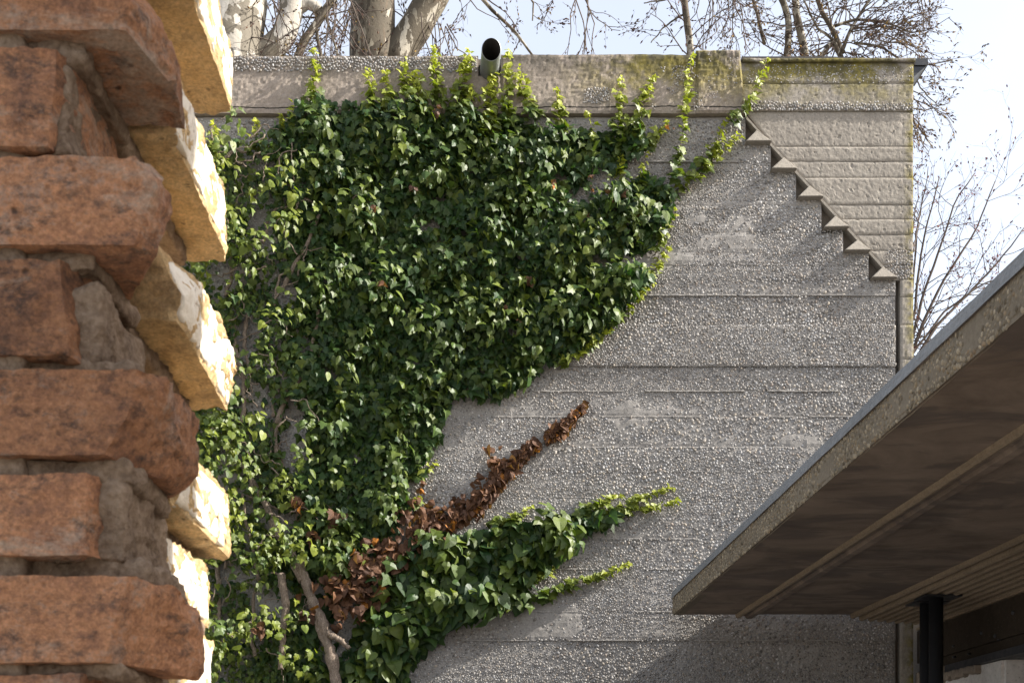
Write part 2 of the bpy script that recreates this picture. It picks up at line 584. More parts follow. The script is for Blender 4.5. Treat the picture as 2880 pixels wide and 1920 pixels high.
def board(name, xl, xr, z0, z1, yf, yback, mat, parent, step=0.02, rough=0.006, edge=0.005, patches=False, seed=0, chip=0.0):
    """a cast strip: xl and xr are (bottom, top) pairs; front at yf with real relief, returns to yback"""
    w = max(xr) - min(xl)
    nx, nz = max(2, int(w / step)), max(3, int((z1 - z0) / step) + 1)
    u = np.linspace(0, 1, nx + 1)
    t = np.linspace(0, 1, nz + 1)
    Z = z0 + (z1 - z0) * t[:, None] + 0 * u[None]
    L = xl[0] + (xl[1] - xl[0]) * t[:, None]
    R = xr[0] + (xr[1] - xr[0]) * t[:, None]
    X = L + (R - L) * u[None]
    Y = yf + rough * 2 * (fb2(X, Z, 45, 4, 31 + seed) - 0.5) + rough * 1.6 * (fb2(X * 0.4, Z, 6, 3, 51 + seed) - 0.5)
    if chip:
        Y += chip * np.clip((fb2(X, Z, 38, 3, 71 + seed) - 0.68) / 0.1, 0, 1)
    if patches:
        Y -= 0.005 * patch(X, Z)
    d = np.minimum(np.minimum(Z - z0, z1 - Z), np.minimum(X - L, R - X))
    Y += edge * np.clip(1 - d / 0.012, 0, 1) * (0.6 + 0.9 * fb2(X, Z, 18, 2, 91 + seed))
    zj = 0.006 * (fb2(X, Z * 0 + z0, 6, 3, 3) - 0.5)
    k = nx + 1
    front = np.stack([X, Y, Z + zj], -1).reshape(-1, 3)
    i = np.arange(nz)[:, None] * k
    j = np.arange(nx)[None]
    q = np.stack([i + j, i + j + 1, i + k + j + 1, i + k + j], -1).reshape(-1, 4)
    mm = Mesh()
    rim = np.concatenate([np.arange(k), np.arange(1, nz + 1) * k + nx, nz * k + np.arange(nx - 1, -1, -1), np.arange(nz - 1, 0, -1) * k])
    back = front[rim].copy()
    back[:, 1] = yback
    n0 = len(front)
    nr = len(rim)
    r = np.arange(nr)
    qs = np.stack([rim[r], n0 + r, n0 + (r + 1) % nr, rim[(r + 1) % nr]], -1)
    mm.add(np.vstack([front, back]), np.vstack([q, qs]))
    return put(name, mm.build(name, mat, False), parent)


for a_, b_ in zip(JOINTS[:-1], JOINTS[1:]):
    lim = xw(stair_limit((a_ + b_) / 2))
    z0, z1 = max(0, zw(b_)), zw(a_)
    far = b_ > 1950
    board('board', (WALL_L, WALL_L), (lim, lim), z0, z1, 8.0 + _off[a_], 8.10, M['cement'], wall, 0.1 if far else 0.026, 0.005, 0.003, not far, int(a_) % 29)

for fy, xa in ((745, 1700), (831, 1820), (915, 1750), (1100, 1500), (1172, 1380), (1258, 1640), (1326, 1760), (1398, 1300), (1515, 1690), (1600, 1480), (1720, 1500), (1800, 1300), (455, 1800)):
    lim = xw(stair_limit(fy - 2))
    x_ = xw(xa)
    while x_ < lim - 0.1:
        e_ = min(lim - 0.01, x_ + rng.uniform(0.25, 0.9))
        board('formwork_fin', (x_, x_), (e_, e_), zw(fy) - 0.004, zw(fy) + 0.005, 7.990 + rng.uniform(0, 0.004), 8.03, M['cement'], wall, 0.012, 0.005, 0.004, seed=int(fy + 100 * x_) % 97)
        x_ = e_ + rng.uniform(0.02, 0.35)

# parapet band with the scupper cut into it, its raised lump and the board-marked panel at the right
PIPE_X, PIPE_Z = xw(1376), zw(207)
for xa, xb, za, zb in ((WALL_L, xw(1345), zw(327), ZTOP), (xw(1345), xw(1408), zw(327), PIPE_Z - 0.035), (xw(1408), xw(1955), zw(327), zw(163))):
    board('parapet_band', (xa, xa), (xb, xb), za, zb, 7.962, 8.30, M['parapet'], wall, 0.016, 0.006, 0.004, seed=int(abs(xa) * 10), chip=0.006)
m = Mesh()
m.box(WALL_L, xw(1956), 7.98, 8.34, ZTOP - 0.05, ZTOP - 0.012)
put('coping', m.build('coping', M['parapet']), wall)
board('parapet_block', (xw(1955), xw(1955)), (xw(2092), xw(2078)), zw(327), zw(150), 7.952, 8.33, M['parapet'], wall, 0.014, 0.009, 0.012, seed=5, chip=0.008)

PJ = [178, 237, 314, 414, 455, 502, 577, 618, 660, 707, 745, 788]
DIAG = lambda py: 2103 + (py - 333) * (2517 - 2103) / (786 - 333)
for k_, (a_, b_) in enumerate(zip(PJ[:-1], PJ[1:])):
    la = xw(2062) if a_ < 314 else xw(DIAG(max(a_, 325)))
    lb = xw(2062) if b_ <= 314 else xw(DIAG(b_))
    yf = 7.985 + (0.0, 0.004, 0.012, 0.008, 0.010, 0.005, 0.009, 0.006, 0.010, 0.007, 0.009)[k_]
    board('board', (lb, la), (WALL_R, WALL_R), zw(b_), zw(a_), yf, 8.06, M['board'], wall, 0.010, 0.003, 0.005, seed=100 + k_ * 7, chip=0.006)
ys = [788, 834, 915, 1010, 1172, 1340, 1500, 1700, 1900, 2940]
for a_, b_ in zip(ys[:-1], ys[1:]):
    board('edge_strip', (xw(2531),) * 2, (WALL_R,) * 2, max(0, zw(b_)), zw(a_), 7.99 + rng.uniform(-.003, .003), 8.06, M['board'], wall, 0.014, 0.004, 0.004, seed=int(a_) % 31)
m = Mesh()
m.prism([(xw(2080), zw(176)), (WALL_R + 0.01, zw(183)), (WALL_R + 0.012, zw(173)), (xw(2330), zw(163)), (xw(2085), zw(163))], 7.985, 8.36)
put('capping', m.build('capping', M['slate']), wall)
board('mossy_lip', (xw(2086),) * 2, (WALL_R + 0.004,) * 2, zw(181), zw(172), 7.962, 8.02, M['board'], wall, 0.009, 0.006, 0.006, seed=44)

m = Mesh()
dx_, dy_ = 7.5, 7.0
q_ = [(2099, 330), (2519, 789), (2519 - dx_, 789 + dy_ * 0.2), (2099 - dx_ * 0.2, 330 + dy_)]
m.prism([(xw(a), zw(b)) for a, b in q_], 7.989, 8.10)
put('diagonal_arris', m.build('diagonal_arris', M['wedge']), wall)
# concrete wedges standing in the steps of the notch
WEDGES = [((2095.6, 2162), 407, (2125, 372)), ((2166, 2232), 484, (2201.5, 446.6)), ((2241, 2308), 562, (2274.5, 526)),
          ((2313, 2380), 647, (2348, 612)), ((2373, 2441), 712, (2411, 678)), ((2445, 2515), 787.5, (2480, 754))]
for (xa, xb), yb, (ax, ay) in WEDGES:
    bm = bmesh.new()
    zb = zw(yb + 1)
    jit = lambda: rng.uniform(-0.003, 0.003)
    f = [bm.verts.new((xw(x) + jit(), y, z)) for x, y, z in ((xa - 3 + rng.uniform(-3, 3), 7.945 + jit(), zb), (xb + 2 + rng.uniform(-2, 2), 7.945 + jit(), zb + jit()), (ax + rng.uniform(-2, 2), 7.975, zw(ay)))]
    fb = [bm.verts.new((v.co.x, 8.16, v.co.z)) for v in f]
    bm.faces.new(f)
    for i in range(3):
        bm.faces.new((f[i], fb[i], fb[(i + 1) % 3], f[(i + 1) % 3]))
    bmesh.ops.bevel(bm, geom=[e for e in bm.edges if all(v in f for v in e.verts)], offset=0.004, segments=1, affect='EDGES')
    bmesh.ops.recalc_face_normals(bm, faces=bm.faces)
    me = bpy.data.meshes.new('wedge')
    bm.to_mesh(me)
    bm.free()
    me.materials.append(M['wedge'])
    put('wedge', me, wall)

# ------------------------------------------------------------------ ivy layout (also tells where pebbles may be skipped)
IVY_MAIN = [(380, 420), (520, 400), (620, 415), (700, 405), (780, 372), (850, 318), (930, 298), (1040, 305), (1160, 312), (1260, 325), (1380, 335), (1480, 345), (1560, 372), (1660, 385), (1720, 372), (1790, 368),
            (1800, 430), (1770, 455), (1720, 500), (1700, 545), (1760, 520), (1830, 505), (1885, 530), (1890, 580), (1868, 640), (1830, 690), (1760, 720), (1700, 760), (1750, 770), (1800, 760), (1822, 790), (1770, 860), (1700, 925),
            (1620, 985), (1540, 1030), (1500, 1075), (1400, 1122), (1300, 1120), (1255, 1165), (1232, 1230), (1205, 1290), (1160, 1335), (1132, 1380), (1165, 1425), (1120, 1475), (1085, 1520), (1030, 1580), (960, 1640), (930, 1720),
            (960, 1800), (940, 1960), (380, 1960)]
IVY_LOW = [(1150, 1560), (1230, 1515), (1330, 1500), (1420, 1475), (1500, 1465), (1580, 1455), (1640, 1458), (1700, 1438), (1725, 1458), (1650, 1492), (1612, 1500), (1610, 1545), (1540, 1585), (1480, 1605),
           (1470, 1650), (1490, 1690), (1440, 1705), (1380, 1722), (1300, 1735), (1250, 1770), (1180, 1820), (1150, 1870), (1130, 1960), (930, 1960), (980, 1820), (1010, 1740), (1080, 1640)]


def inpoly(px, py, poly):
    r = np.zeros(px.shape, bool)
    n = len(poly)
    for i in range(n):
        x0, y0 = poly[i]
        x1, y1 = poly[(i + 1) % n]
        c = (y0 > py) != (y1 > py)
        with np.errstate(divide='ignore', invalid='ignore'):
            r ^= c & (px < (x1 - x0) * (py - y0) / (y1 - y0 + 1e-12) + x0)
    return r


def wob(px, py, amp, s):
    return px + amp * 2 * (fb2(px, py, 0.013, 4, s) - 0.5), py + amp * 2 * (fb2(px, py, 0.013, 4, s + 50) - 0.5)


HOLES = [(830, 1235, 42, 110), (745, 650, 32, 60), (640, 790, 36, 42), (1175, 1010, 30, 20), (1205, 640, 42, 26), (1010, 1280, 26, 26), (790, 1470, 50, 42), (735, 1130, 40, 60), (810, 830, 30, 38), (1625, 560, 38, 34), (760, 1700, 50, 45),
         (930, 1050, 28, 20), (1330, 480, 20, 14), (1050, 790, 16, 20), (1440, 940, 18, 14), (1000, 600, 20, 14), (860, 960, 24, 30), (700, 950, 30, 50), (1570, 505, 34, 22), (650, 1620, 35, 40),
         (925, 1800, 36, 70), (885, 1690, 30, 60), (808, 1690, 20, 60), (965, 1812, 26, 22), (1690, 520, 40, 40), (1780, 480, 36, 24), (1690, 745, 40, 16), (1080, 1300, 16, 14), (1240, 560, 16, 20)]


def hole(px, py, grow=1.0):
    r = np.zeros(px.shape, bool)
    for hx, hy, a, b in HOLES:
        r |= ((px - hx) / (a * grow)) ** 2 + ((py - hy) / (b * grow)) ** 2 < 1
    return r


# ------------------------------------------------------------------ pebbles
def darts(x0, x1, z0, z1, n, rfun, keep, fill=2.0):
    """random pebbles that hardly overlap: rows of x, z, radius"""
    x = rng.uniform(x0, x1, n)
    z = rng.uniform(z0, z1, n)
    ok = keep(x, z)
    r = np.where(np.arange(n) < n * fill, rfun(x, z), rng.uniform(0.0036, 0.0056, n))[ok]
    x, z = x[ok], z[ok]
    cell = 0.04
    grid, out = {}, []
    for a, b, c in zip(x.tolist(), z.tolist(), r.tolist()):
        i, j = int(a // cell), int(b // cell)
        bad = False
        for ii in (i - 1, i, i + 1):
            for jj in (j - 1, j, j + 1):
                for (p, q, s) in grid.get((ii, jj), ()):
                    if (p - a) ** 2 + (q - b) ** 2 < (0.80 * (s + c)) ** 2:
                        bad = True
                        break
                if bad:
                    break
            if bad:
                break
        if not bad:
            grid.setdefault((i, j), []).append((a, b, c))
            out.append((a, b, c))
    return np.array(out)


KS = 6
_th = np.arange(KS) * 2 * math.pi / KS
PT = np.vstack([[(0, 0, 1.0)]] + [[(rr * math.cos(t + o_), rr * math.sin(t + o_), h_) for t in _th] for rr, h_, o_ in ((0.68, 0.72, 0), (1.0, -0.25, 0.4))])
PTT = [(0, 1 + i, 1 + (i + 1) % KS) for i in range(KS)]
PQ = [(1 + r * KS + i, 1 + (r + 1) * KS + i, 1 + (r + 1) * KS + (i + 1) % KS, 1 + r * KS + (i + 1) % KS) for r in range(1) for i in range(KS)]


def pebble_cols(n):
    base = np.array([(0.18, 0.17, 0.162), (0.30, 0.284, 0.268), (0.36, 0.345, 0.328), (0.26, 0.26, 0.265), (0.34, 0.305, 0.262), (0.42, 0.41, 0.40), (0.29, 0.252, 0.222)])
    c = base[rng.choice(7, n, p=[.13, .27, .23, .15, .06, .10, .06])]
    return c * rng.uniform(0.8, 1.2, (n, 1))


def pebbles(pos, nrm, r):
    """pos, nrm (n,3): flattened, randomly turned pebbles as one big array"""
    n = len(pos)
    a = np.cross(nrm, np.broadcast_to((0.3, 0.5, 0.8), nrm.shape))
    a /= np.linalg.norm(a, axis=1)[:, None]
    b = np.cross(nrm, a)
    ph = rng.uniform(0, 6.28, n)
    ca, sa = np.cos(ph)[:, None], np.sin(ph)[:, None]
    a, b = a * ca + b * sa, b * ca - a * sa
    nn = nrm + rng.normal(0, 0.22, (n, 3))
    nn /= np.linalg.norm(nn, axis=1)[:, None]
    asp = rng.uniform(0.66, 1.0, n)
    hh = r * rng.uniform(0.34, 0.62, n)
    v = pos[:, None] + PT[None, :, 0, None] * (a * r[:, None] * 1.12)[:, None] + PT[None, :, 1, None] * (b * (r * asp)[:, None])[:, None] + PT[None, :, 2, None] * (nn * hh[:, None])[:, None]
    k = len(PT)
    o = (np.arange(n) * k)[:, None, None]
    return v.reshape(-1, 3), (np.array(PQ)[None] + o).reshape(-1, 4), (np.array(PTT)[None] + o).reshape(-1, 3)


def wall_keep(x, z):
    px, py = x * F / D + CX, CY - (z - EYE) * F / D
    lim = np.full(x.shape, 2519.0)
    for sx, sb in reversed(STAIR):
        lim = np.where(py < sb, sx, lim)
    ok = (py > 337) & (px < lim - 3)
    ok &= rng.uniform(0, 1, x.shape) > patch(x, z) * 0.88
    ox, oy = px - 60, py - 50
    deep = inpoly(px, py, IVY_MAIN) & inpoly(px + 70, py, IVY_MAIN) & inpoly(px, py + 70, IVY_MAIN) & inpoly(px + 50, py + 50, IVY_MAIN) & ~hole(px, py, 1.9) & (px > 860)
    return ok & ~deep


def wall_rad(x, z):
    big = np.clip((fb2(x * 0.8, z, 2.4, 3, 8) - 0.42) / 0.2, 0, 1)
    return rng.uniform(0.0052, 0.0086, x.shape) + big * rng.uniform(0.0, 0.0048, x.shape) + (rng.uniform(0, 1, x.shape) > 0.985) * 0.005


def board_y(z):
    py = CY - (z - EYE) * F / D
    y = np.full(z.shape, 8.0)
    for a_, b_ in zip(JOINTS[:-1], JOINTS[1:]):
        y = np.where((py >= a_) & (py < b_), 8.0 + _off[a_], y)
    for rz, am in RIDGE.items():      # rows of stones left standing out at some board joints
        dz = (rz - py)
        y = y + am * np.exp(-np.clip(dz / 16, 0, 9)) * (dz > 0)
    return y


pb = darts(-1.95, xw(2519), zw(1935), zw(334), 300000, wall_rad, wall_keep, 0.4)
print('pebbles', len(pb))
pos = np.stack([pb[:, 0], board_y(pb[:, 1]) - 0.25 * pb[:, 2] + rng.normal(0, 0.0016, len(pb)), pb[:, 1]], 1)
nrm = np.tile((0.0, -1.0, 0.0), (len(pb), 1))
px_ = pb[:, 0] * F / D + CX
py_ = CY - (pb[:, 1] - EYE) * F / D
vis = ~inpoly(px_, py_, IVY_MAIN) & ~inpoly(px_, py_, IVY_LOW) & (px_ > 1000) & ((CY - py_) > 0.97 * (px_ - CX) + 20)
order = np.argsort(-(pb[:, 2] * vis))
big, rest = order[:300], order[300:]
v, q, t = pebbles(pos[rest], nrm[rest], pb[rest, 2])
put_ = mesh_np('pebble_facing', v, [q, t], M['pebble'], True, np.repeat(pebble_cols(len(rest)), len(PT), 0))
props(put('pebble_facing', put_, wall), kind='stuff')
PEB = []
for k_ in range(6):
    v, q, t = pebbles(np.zeros((1, 3)), np.array([(0.0, -1.0, 0.0)]), np.array([0.014]))
    PEB.append(mesh_np('pebble', v, [q, t], M['pebble_obj'], True))
for i in big:
    o = put('pebble', PEB[i % 6], wall, pos[i])
    o.scale = (pb[i, 2] / 0.014,) * 3
# washed-out pebbles along the head of the parapet, the ledge of the panel and the rough lower board
def extra(x0, x1, z0, z1, n, y, keep, r=(0.006, 0.011)):
    e = darts(x0, x1, z0, z1, n, lambda a, b: rng.uniform(r[0], r[1], a.shape), keep)
    p = np.stack([e[:, 0], np.full(len(e), y), e[:, 1]], 1)
    return p, e[:, 2]


sets = [extra(-2.3, xw(1340), zw(212), zw(172), 6000, 7.958, lambda a, b: rng.uniform(0, 1, a.shape) < np.clip((b - zw(214)) / 0.05, 0, 1) * (0.35 + 0.65 * (fb2(a, b, 3, 3, 4) > 0.42))),
        extra(xw(1640), xw(1715), zw(300), zw(258), 500, 7.958, lambda a, b: fb2(a, b, 9, 3, 9) > 0.5, (0.005, 0.009)),
        extra(xw(2095), xw(2566), zw(313), zw(290), 2600, 7.984, lambda a, b: rng.uniform(0, 1, a.shape) < np.clip(1 - (b - zw(313)) / 0.05, 0.1, 1), (0.006, 0.010)),
        extra(xw(2100), xw(2566), zw(237), zw(186), 1500, 7.985, lambda a, b: rng.uniform(0, 1, a.shape) < 0.25, (0.003, 0.006)),
        extra(xw(2490), xw(2566), zw(784), zw(705), 900, 7.992, lambda a, b: rng.uniform(0, 1, a.shape) < 0.7, (0.006, 0.010)),
        extra(xw(1800), xw(2070), zw(320), zw(160), 1500, 7.955, lambda a, b: fb2(a, b, 5, 3, 19) > 0.56, (0.003, 0.007))]
sets = [s_ for s_ in sets if len(s_[0])]
ep = np.vstack([s_[0] for s_ in sets])
er = np.concatenate([s_[1] for s_ in sets])
v, q, t = pebbles(ep, np.tile((0.0, -1.0, 0.0), (len(ep), 1)), er)
props(put('pebble_scatter', mesh_np('pebble_scatter', v, [q, t], M['pebble'], True, np.repeat(pebble_cols(len(ep)), len(PT), 0)), wall), kind='stuff')

# ------------------------------------------------------------------ scupper pipe and gutter end
pipe = empty('drain_pipe', (PIPE_X, 7.95, PIPE_Z), 'short round zinc drain pipe jutting from the parapet of the wall', 'pipe')
K = 36
def ring(y, r, tilt=0.0, zo=0.0):
    a = np.arange(K) * 2 * math.pi / K
    return np.stack([PIPE_X + 0.008 * (7.95 - y) / 0.2 + r * np.cos(a), y + tilt * np.sin(a) * r, PIPE_Z + zo + r * np.sin(a)], 1)
RO = 0.061
m = Mesh()
rs = [ring(8.12, RO, 0, -0.012), ring(7.9, RO), ring(7.765, RO, -0.35, 0.012), ring(7.762, RO - 0.003, -0.35, 0.012)]
for i in range(3):
    j = np.arange(K)
    m.add(np.vstack([rs[i], rs[i + 1]]), np.stack([j, (j + 1) % K, K + (j + 1) % K, K + j], -1))
put('pipe_shell', m.build('pipe_shell', M['zinc'], True), pipe)
m = Mesh()
rs = [ring(7.762, RO - 0.003, -0.35, 0.012), ring(7.95, RO - 0.004, 0, 0), ring(8.12, RO - 0.004, 0, -0.012)]
for i in range(2):
    m.add(np.vstack([rs[i], rs[i + 1]]), np.stack([j, (j + 1) % K, K + (j + 1) % K, K + j], -1))
m.add(np.vstack([rs[2], [(PIPE_X, 8.12, PIPE_Z - 0.012)]]), None, [(K, i, (i + 1) % K) for i in range(K)])
put('pipe_lining', m.build('pipe_lining', M['pipe_inside'], True), pipe)

gut = empty('roof_gutter', (WALL_R + 0.05, 8.45, zw(200) + 0.2), 'small dark metal gutter end poking out past the right corner of the parapet', 'gutter')
m = Mesh()
gx0, gx1, gz0, gz1 = WALL_R - 0.01, WALL_R + 0.235, zw(202) + 0.24, zw(202) + 0.305
m.box(gx0, gx1, 8.37, 8.62, gz0 + 0.02, gz1)
put('gutter_box', m.build('gutter_box', M['black_steel']), gut)
m = Mesh()
m.prism([(gx0, gz0 - 0.07), (gx1 - 0.09, gz0 - 0.05), (gx1 - 0.01, gz0 + 0.018), (gx0, gz0 + 0.018)], 8.38, 8.6)
put('bracket', m.build('bracket', M['black_steel']), gut)

# ------------------------------------------------------------------ brick wall end in the foreground
def voxel(bm, size):
    """uniform fine mesh of a rough block"""
    me = bpy.data.meshes.new('tmp')
    bm.to_mesh(me)
    bm.free()
    ob = bpy.data.objects.new('tmp', me)
    sc.collection.objects.link(ob)
    md = ob.modifiers.new('r', 'REMESH')
    md.mode = 'VOXEL'
    md.voxel_size = size
    dg = bpy.context.evaluated_depsgraph_get()
    ev = ob.evaluated_get(dg)
    me2 = bpy.data.meshes.new_from_object(ev)
    bpy.data.objects.remove(ob)
    bpy.data.meshes.remove(me)
    return me2


def rough_block(name, x0, x1, y0, y1, z0, z1, mat, parent, cuts=(), vox=0.0045, amp=(0.004, 0.0016), seed=0, end_amp=0.006, sharp=False):
    bm = bmesh.new()
    bmesh.ops.create_cube(bm, size=1)
    for v_ in bm.verts:
        v_.co = Vector(((x0 + x1) / 2 + v_.co.x * (x1 - x0), (y0 + y1) / 2 + v_.co.y * (y1 - y0), (z0 + z1) / 2 + v_.co.z * (z1 - z0)))
    for co, no in cuts:
        r = bmesh.ops.bisect_plane(bm, geom=bm.verts[:] + bm.edges[:] + bm.faces[:], plane_co=Vector(co), plane_no=Vector(no), clear_outer=True)
        ed = [e for e in bm.edges if e.is_boundary]
        if ed:
            bmesh.ops.holes_fill(bm, edges=ed)
    bmesh.ops.recalc_face_normals(bm, faces=bm.faces)
    if sharp:
        bmesh.ops.triangulate(bm, faces=bm.faces[:])
        for _ in range(9):
            ed = [e for e in bm.edges if e.calc_length() > vox * 1.7]
            if not ed:
                break
            bmesh.ops.subdivide_edges(bm, edges=ed, cuts=1)
            bmesh.ops.triangulate(bm, faces=[f for f in bm.faces if len(f.verts) > 3])
        me = bpy.data.meshes.new(name)
        bm.to_mesh(me)
        bm.free()
        me.update()
    else:
        me = voxel(bm, vox)
    n = len(me.vertices)
    co = np.empty(n * 3, np.float32)
    me.vertices.foreach_get('co', co)
    co = co.reshape(-1, 3).astype(float)
    nr = np.empty(n * 3, np.float32)
    me.vertices.foreach_get('normal', nr)
    nr = nr.reshape(-1, 3)
    d = amp[0] * 2 * (fbm(co * 28, 3, seed * 7 + 1) - 0.5) + amp[1] * 2 * (fbm(co * 130, 3, seed * 7 + 2) - 0.5)
    e = np.clip((co[:, 0] - (x1 - 0.05)) / 0.05, 0, 1)        # the broken end is rougher
    rd = np.abs(fbm(co * np.array((40, 26, 60)), 4, seed * 7 + 3) - 0.5) * 2
    d = d - e * end_amp * rd * 1.6 + e * end_amp * 0.4
    co = co + nr * d[:, None]
    c = np.array(((x0 + x1) / 2, (y0 + y1) / 2, (z0 + z1) / 2))
    me.vertices.foreach_set('co', (co - c).astype(np.float32).ravel())
    me.materials.clear()
    me.materials.append(mat)
    me.polygons.foreach_set('use_smooth', np.ones(len(me.polygons), bool))
    me.update()
    if sharp:
        me.set_sharp_from_angle(angle=math.radians(42))
    me.name = name
    return put(name, me, parent, c)


bw = empty('brick_wall', (-0.6, 0.97, 0), 'weathered brick wall end with broken toothed bricks and crumbling mortar', 'wall')
BH = [  # bottom and top of each course (relative to the eye), right end of the front and of the rear brick, cuts of the front brick, cuts of the rear
    (0.6290, 0.6900, -0.203, -0.212),
    (0.5560, 0.6180, -0.250, -0.278),
    (0.4926, 0.5480, -0.200, -0.2155),
    (0.4180, 0.4800, -0.253, -0.280),
    (0.3540, 0.4100, -0.196, -0.2095),
    (0.2834, 0.3450, -0.249, -0.272),
    (0.2194, 0.2745, -0.194, -0.214),
    (0.1554, 0.2070, -0.231, -0.233),
    (0.0869, 0.1417, -0.188, -0.228),
    (0.0190, 0.0790, -0.245, -0.262),
    (-0.050, 0.0080, -0.200, -0.230)]
YF0, YF1, YR0, YR1 = 0.800, 0.914, 0.926, 1.142
CUTF = {2: [((-0.215, 0.80, 0.50), (1, -0.25, -0.1)), ((-0.2, 0.86, 0.52), (1, 0.15, 0.12))],
        3: [((-0.262, 0.80, 0.45), (1, -0.2, -0.1))],
        4: [((-0.208, 0.80, 0.410), (1, -0.5, 0.75)), ((-0.199, 0.86, 0.39), (1, 0.25, 0.10)), ((-0.205, 0.91, 0.356), (0.7, 0.25, -0.8))],
        5: [((-0.255, 0.80, 0.31), (1, -0.3, 0.1))],
        6: [((-0.203, 0.80, 0.2745), (1, -0.55, 0.25)), ((-0.212, 0.80, 0.245), (0.8, -0.75, -0.15)), ((-0.2, 0.9, 0.228), (0.8, 0.1, -0.8))],
        7: [((-0.24, 0.80, 0.18), (1, -0.3, 0.0))],
        8: [((-0.195, 0.80, 0.13), (1, -0.5, 0.3)), ((-0.190, 0.85, 0.1417), (0.8, 0.2, 0.8)), ((-0.186, 0.90, 0.10), (1, 0.35, 0.1))]}
CUTR = {2: [((-0.218, 1.14, 0.5), (1, 0.14, 0.0)), ((-0.216, 0.95, 0.545), (0.8, -0.1, 0.7))],
        4: [((-0.216, 0.96, 0.405), (0.9, -0.25, 0.45)), ((-0.2095, 1.14, 0.36), (1, 0.05, -0.05))],
        6: [((-0.222, 0.94, 0.272), (0.9, -0.2, 0.5)), ((-0.21, 1.135, 0.25), (0.8, 0.6, 0.1))],
        0: [((-0.22, 0.93, 0.65), (1, -0.15, 0.1))],
        8: [((-0.232, 0.95, 0.14), (0.85, -0.2, 0.6))]}
for i, (za, zb, xf, xr) in enumerate(BH):
    odd = i % 2 == 0
    za, zb = za + EYE, zb + EYE
    cf = [((c[0], c[1], c[2] + EYE), n_) for c, n_ in CUTF.get(i, [])]
    cr = [((c[0], c[1], c[2] + EYE), n_) for c, n_ in CUTR.get(i, [])]
    for k_ in range(4 if odd else 0):      # random breaks at both right ends
        yy_, zz_ = rng.uniform(YF0, YF1), rng.choice((za, zb))
        cf.append(((xf - rng.uniform(0.0, 0.007), yy_, zz_), (1.0, rng.uniform(-0.5, 0.5), (0.9 if zz_ == zb else -0.9) * rng.uniform(0.3, 1.2))))
        yy_, zz_ = rng.uniform(YR0, YR1), rng.choice((za, zb))
        if k_ < 2:
            cr.append(((xr - rng.uniform(0.0, 0.003), yy_, zz_), (1.0, rng.uniform(-0.12, 0.12), (0.7 if zz_ == zb else -0.3) * rng.uniform(0.2, 1.0))))
    rough_block('brick', xf - 0.21, xf, YF0 + rng.uniform(-.002, .002), YF1, za, zb, M['brick'], bw, cf, 0.0032, (0.0034, 0.0015), i, 0.007 if odd else 0.005, True)
    rough_block('brick', xf - 0.48, xf - 0.22, YF0, YF1, za, zb, M['brick'], bw, [], 0.008, (0.003, 0.001), i + 40, 0.0)
    rough_block('brick', xr - 0.24, xr, YR0, YR1, za + 0.001, zb, M['brick_yellow'], bw, cr, 0.0034, (0.0042, 0.0017), i + 80, 0.009, True)
    rough_block('sunlit_end_skin', xr - 0.012, xr + 0.0025, YR0 + 0.004, YR1 - 0.004, za + 0.004, zb - 0.003, M['sunlit_end'], bw, [((c[0] + 0.0025, c[1], c[2]), n_) for c, n_ in cr], 0.003, (0.003, 0.0018), i + 160, 0.0)  # thin pale skin that paints sunlight onto the rear brick's end
    rough_block('brick', xr - 0.51, xr - 0.25, YR0, YR1, za, zb, M['brick_yellow'], bw, [], 0.009, (0.003, 0.001), i + 120, 0.0)
rough_block('mortar', -0.8, -0.283, 0.806, 1.135, EYE - 0.06, EYE + 0.70, M['mortar'], bw, [], 0.0055, (0.003, 0.0025), 300, 0.004)
for k_, (x0, x1, y0, y1, z0, z1) in enumerate((      # mortar squeezed out between the bricks at the broken end
        (-0.30, -0.2555, 0.81, 0.90, 0.4175, 0.481), (-0.30, -0.236, 0.815, 0.92, 0.283, 0.334), (-0.265, -0.221, 0.815, 0.935, 0.155, 0.2075), (-0.285, -0.240, 0.815, 0.93, 0.556, 0.619),
        (-0.285, -0.246, 0.812, 0.915, 0.479, 0.4935), (-0.285, -0.225, 0.83, 0.915, 0.409, 0.419), (-0.285, -0.238, 0.812, 0.915, 0.344, 0.3555), (-0.285, -0.215, 0.815, 0.915, 0.2735, 0.2845),
        (-0.285, -0.214, 0.812, 0.915, 0.2055, 0.2205), (-0.285, -0.206, 0.82, 0.93, 0.140, 0.1565), (-0.285, -0.22, 0.812, 0.93, 0.0775, 0.088),
        (-0.285, -0.247, 0.915, 1.12, 0.479, 0.4935), (-0.285, -0.246, 0.915, 1.12, 0.344, 0.3555), (-0.285, -0.243, 0.915, 1.12, 0.2055, 0.2205), (-0.285, -0.232, 0.93, 1.12, 0.140, 0.156))):
    rough_block('mortar', x0, x1, y0, y1, z0 + EYE, z1 + EYE, M['mortar'], bw, [], 0.003, (0.005, 0.003), 320 + k_, 0.006)


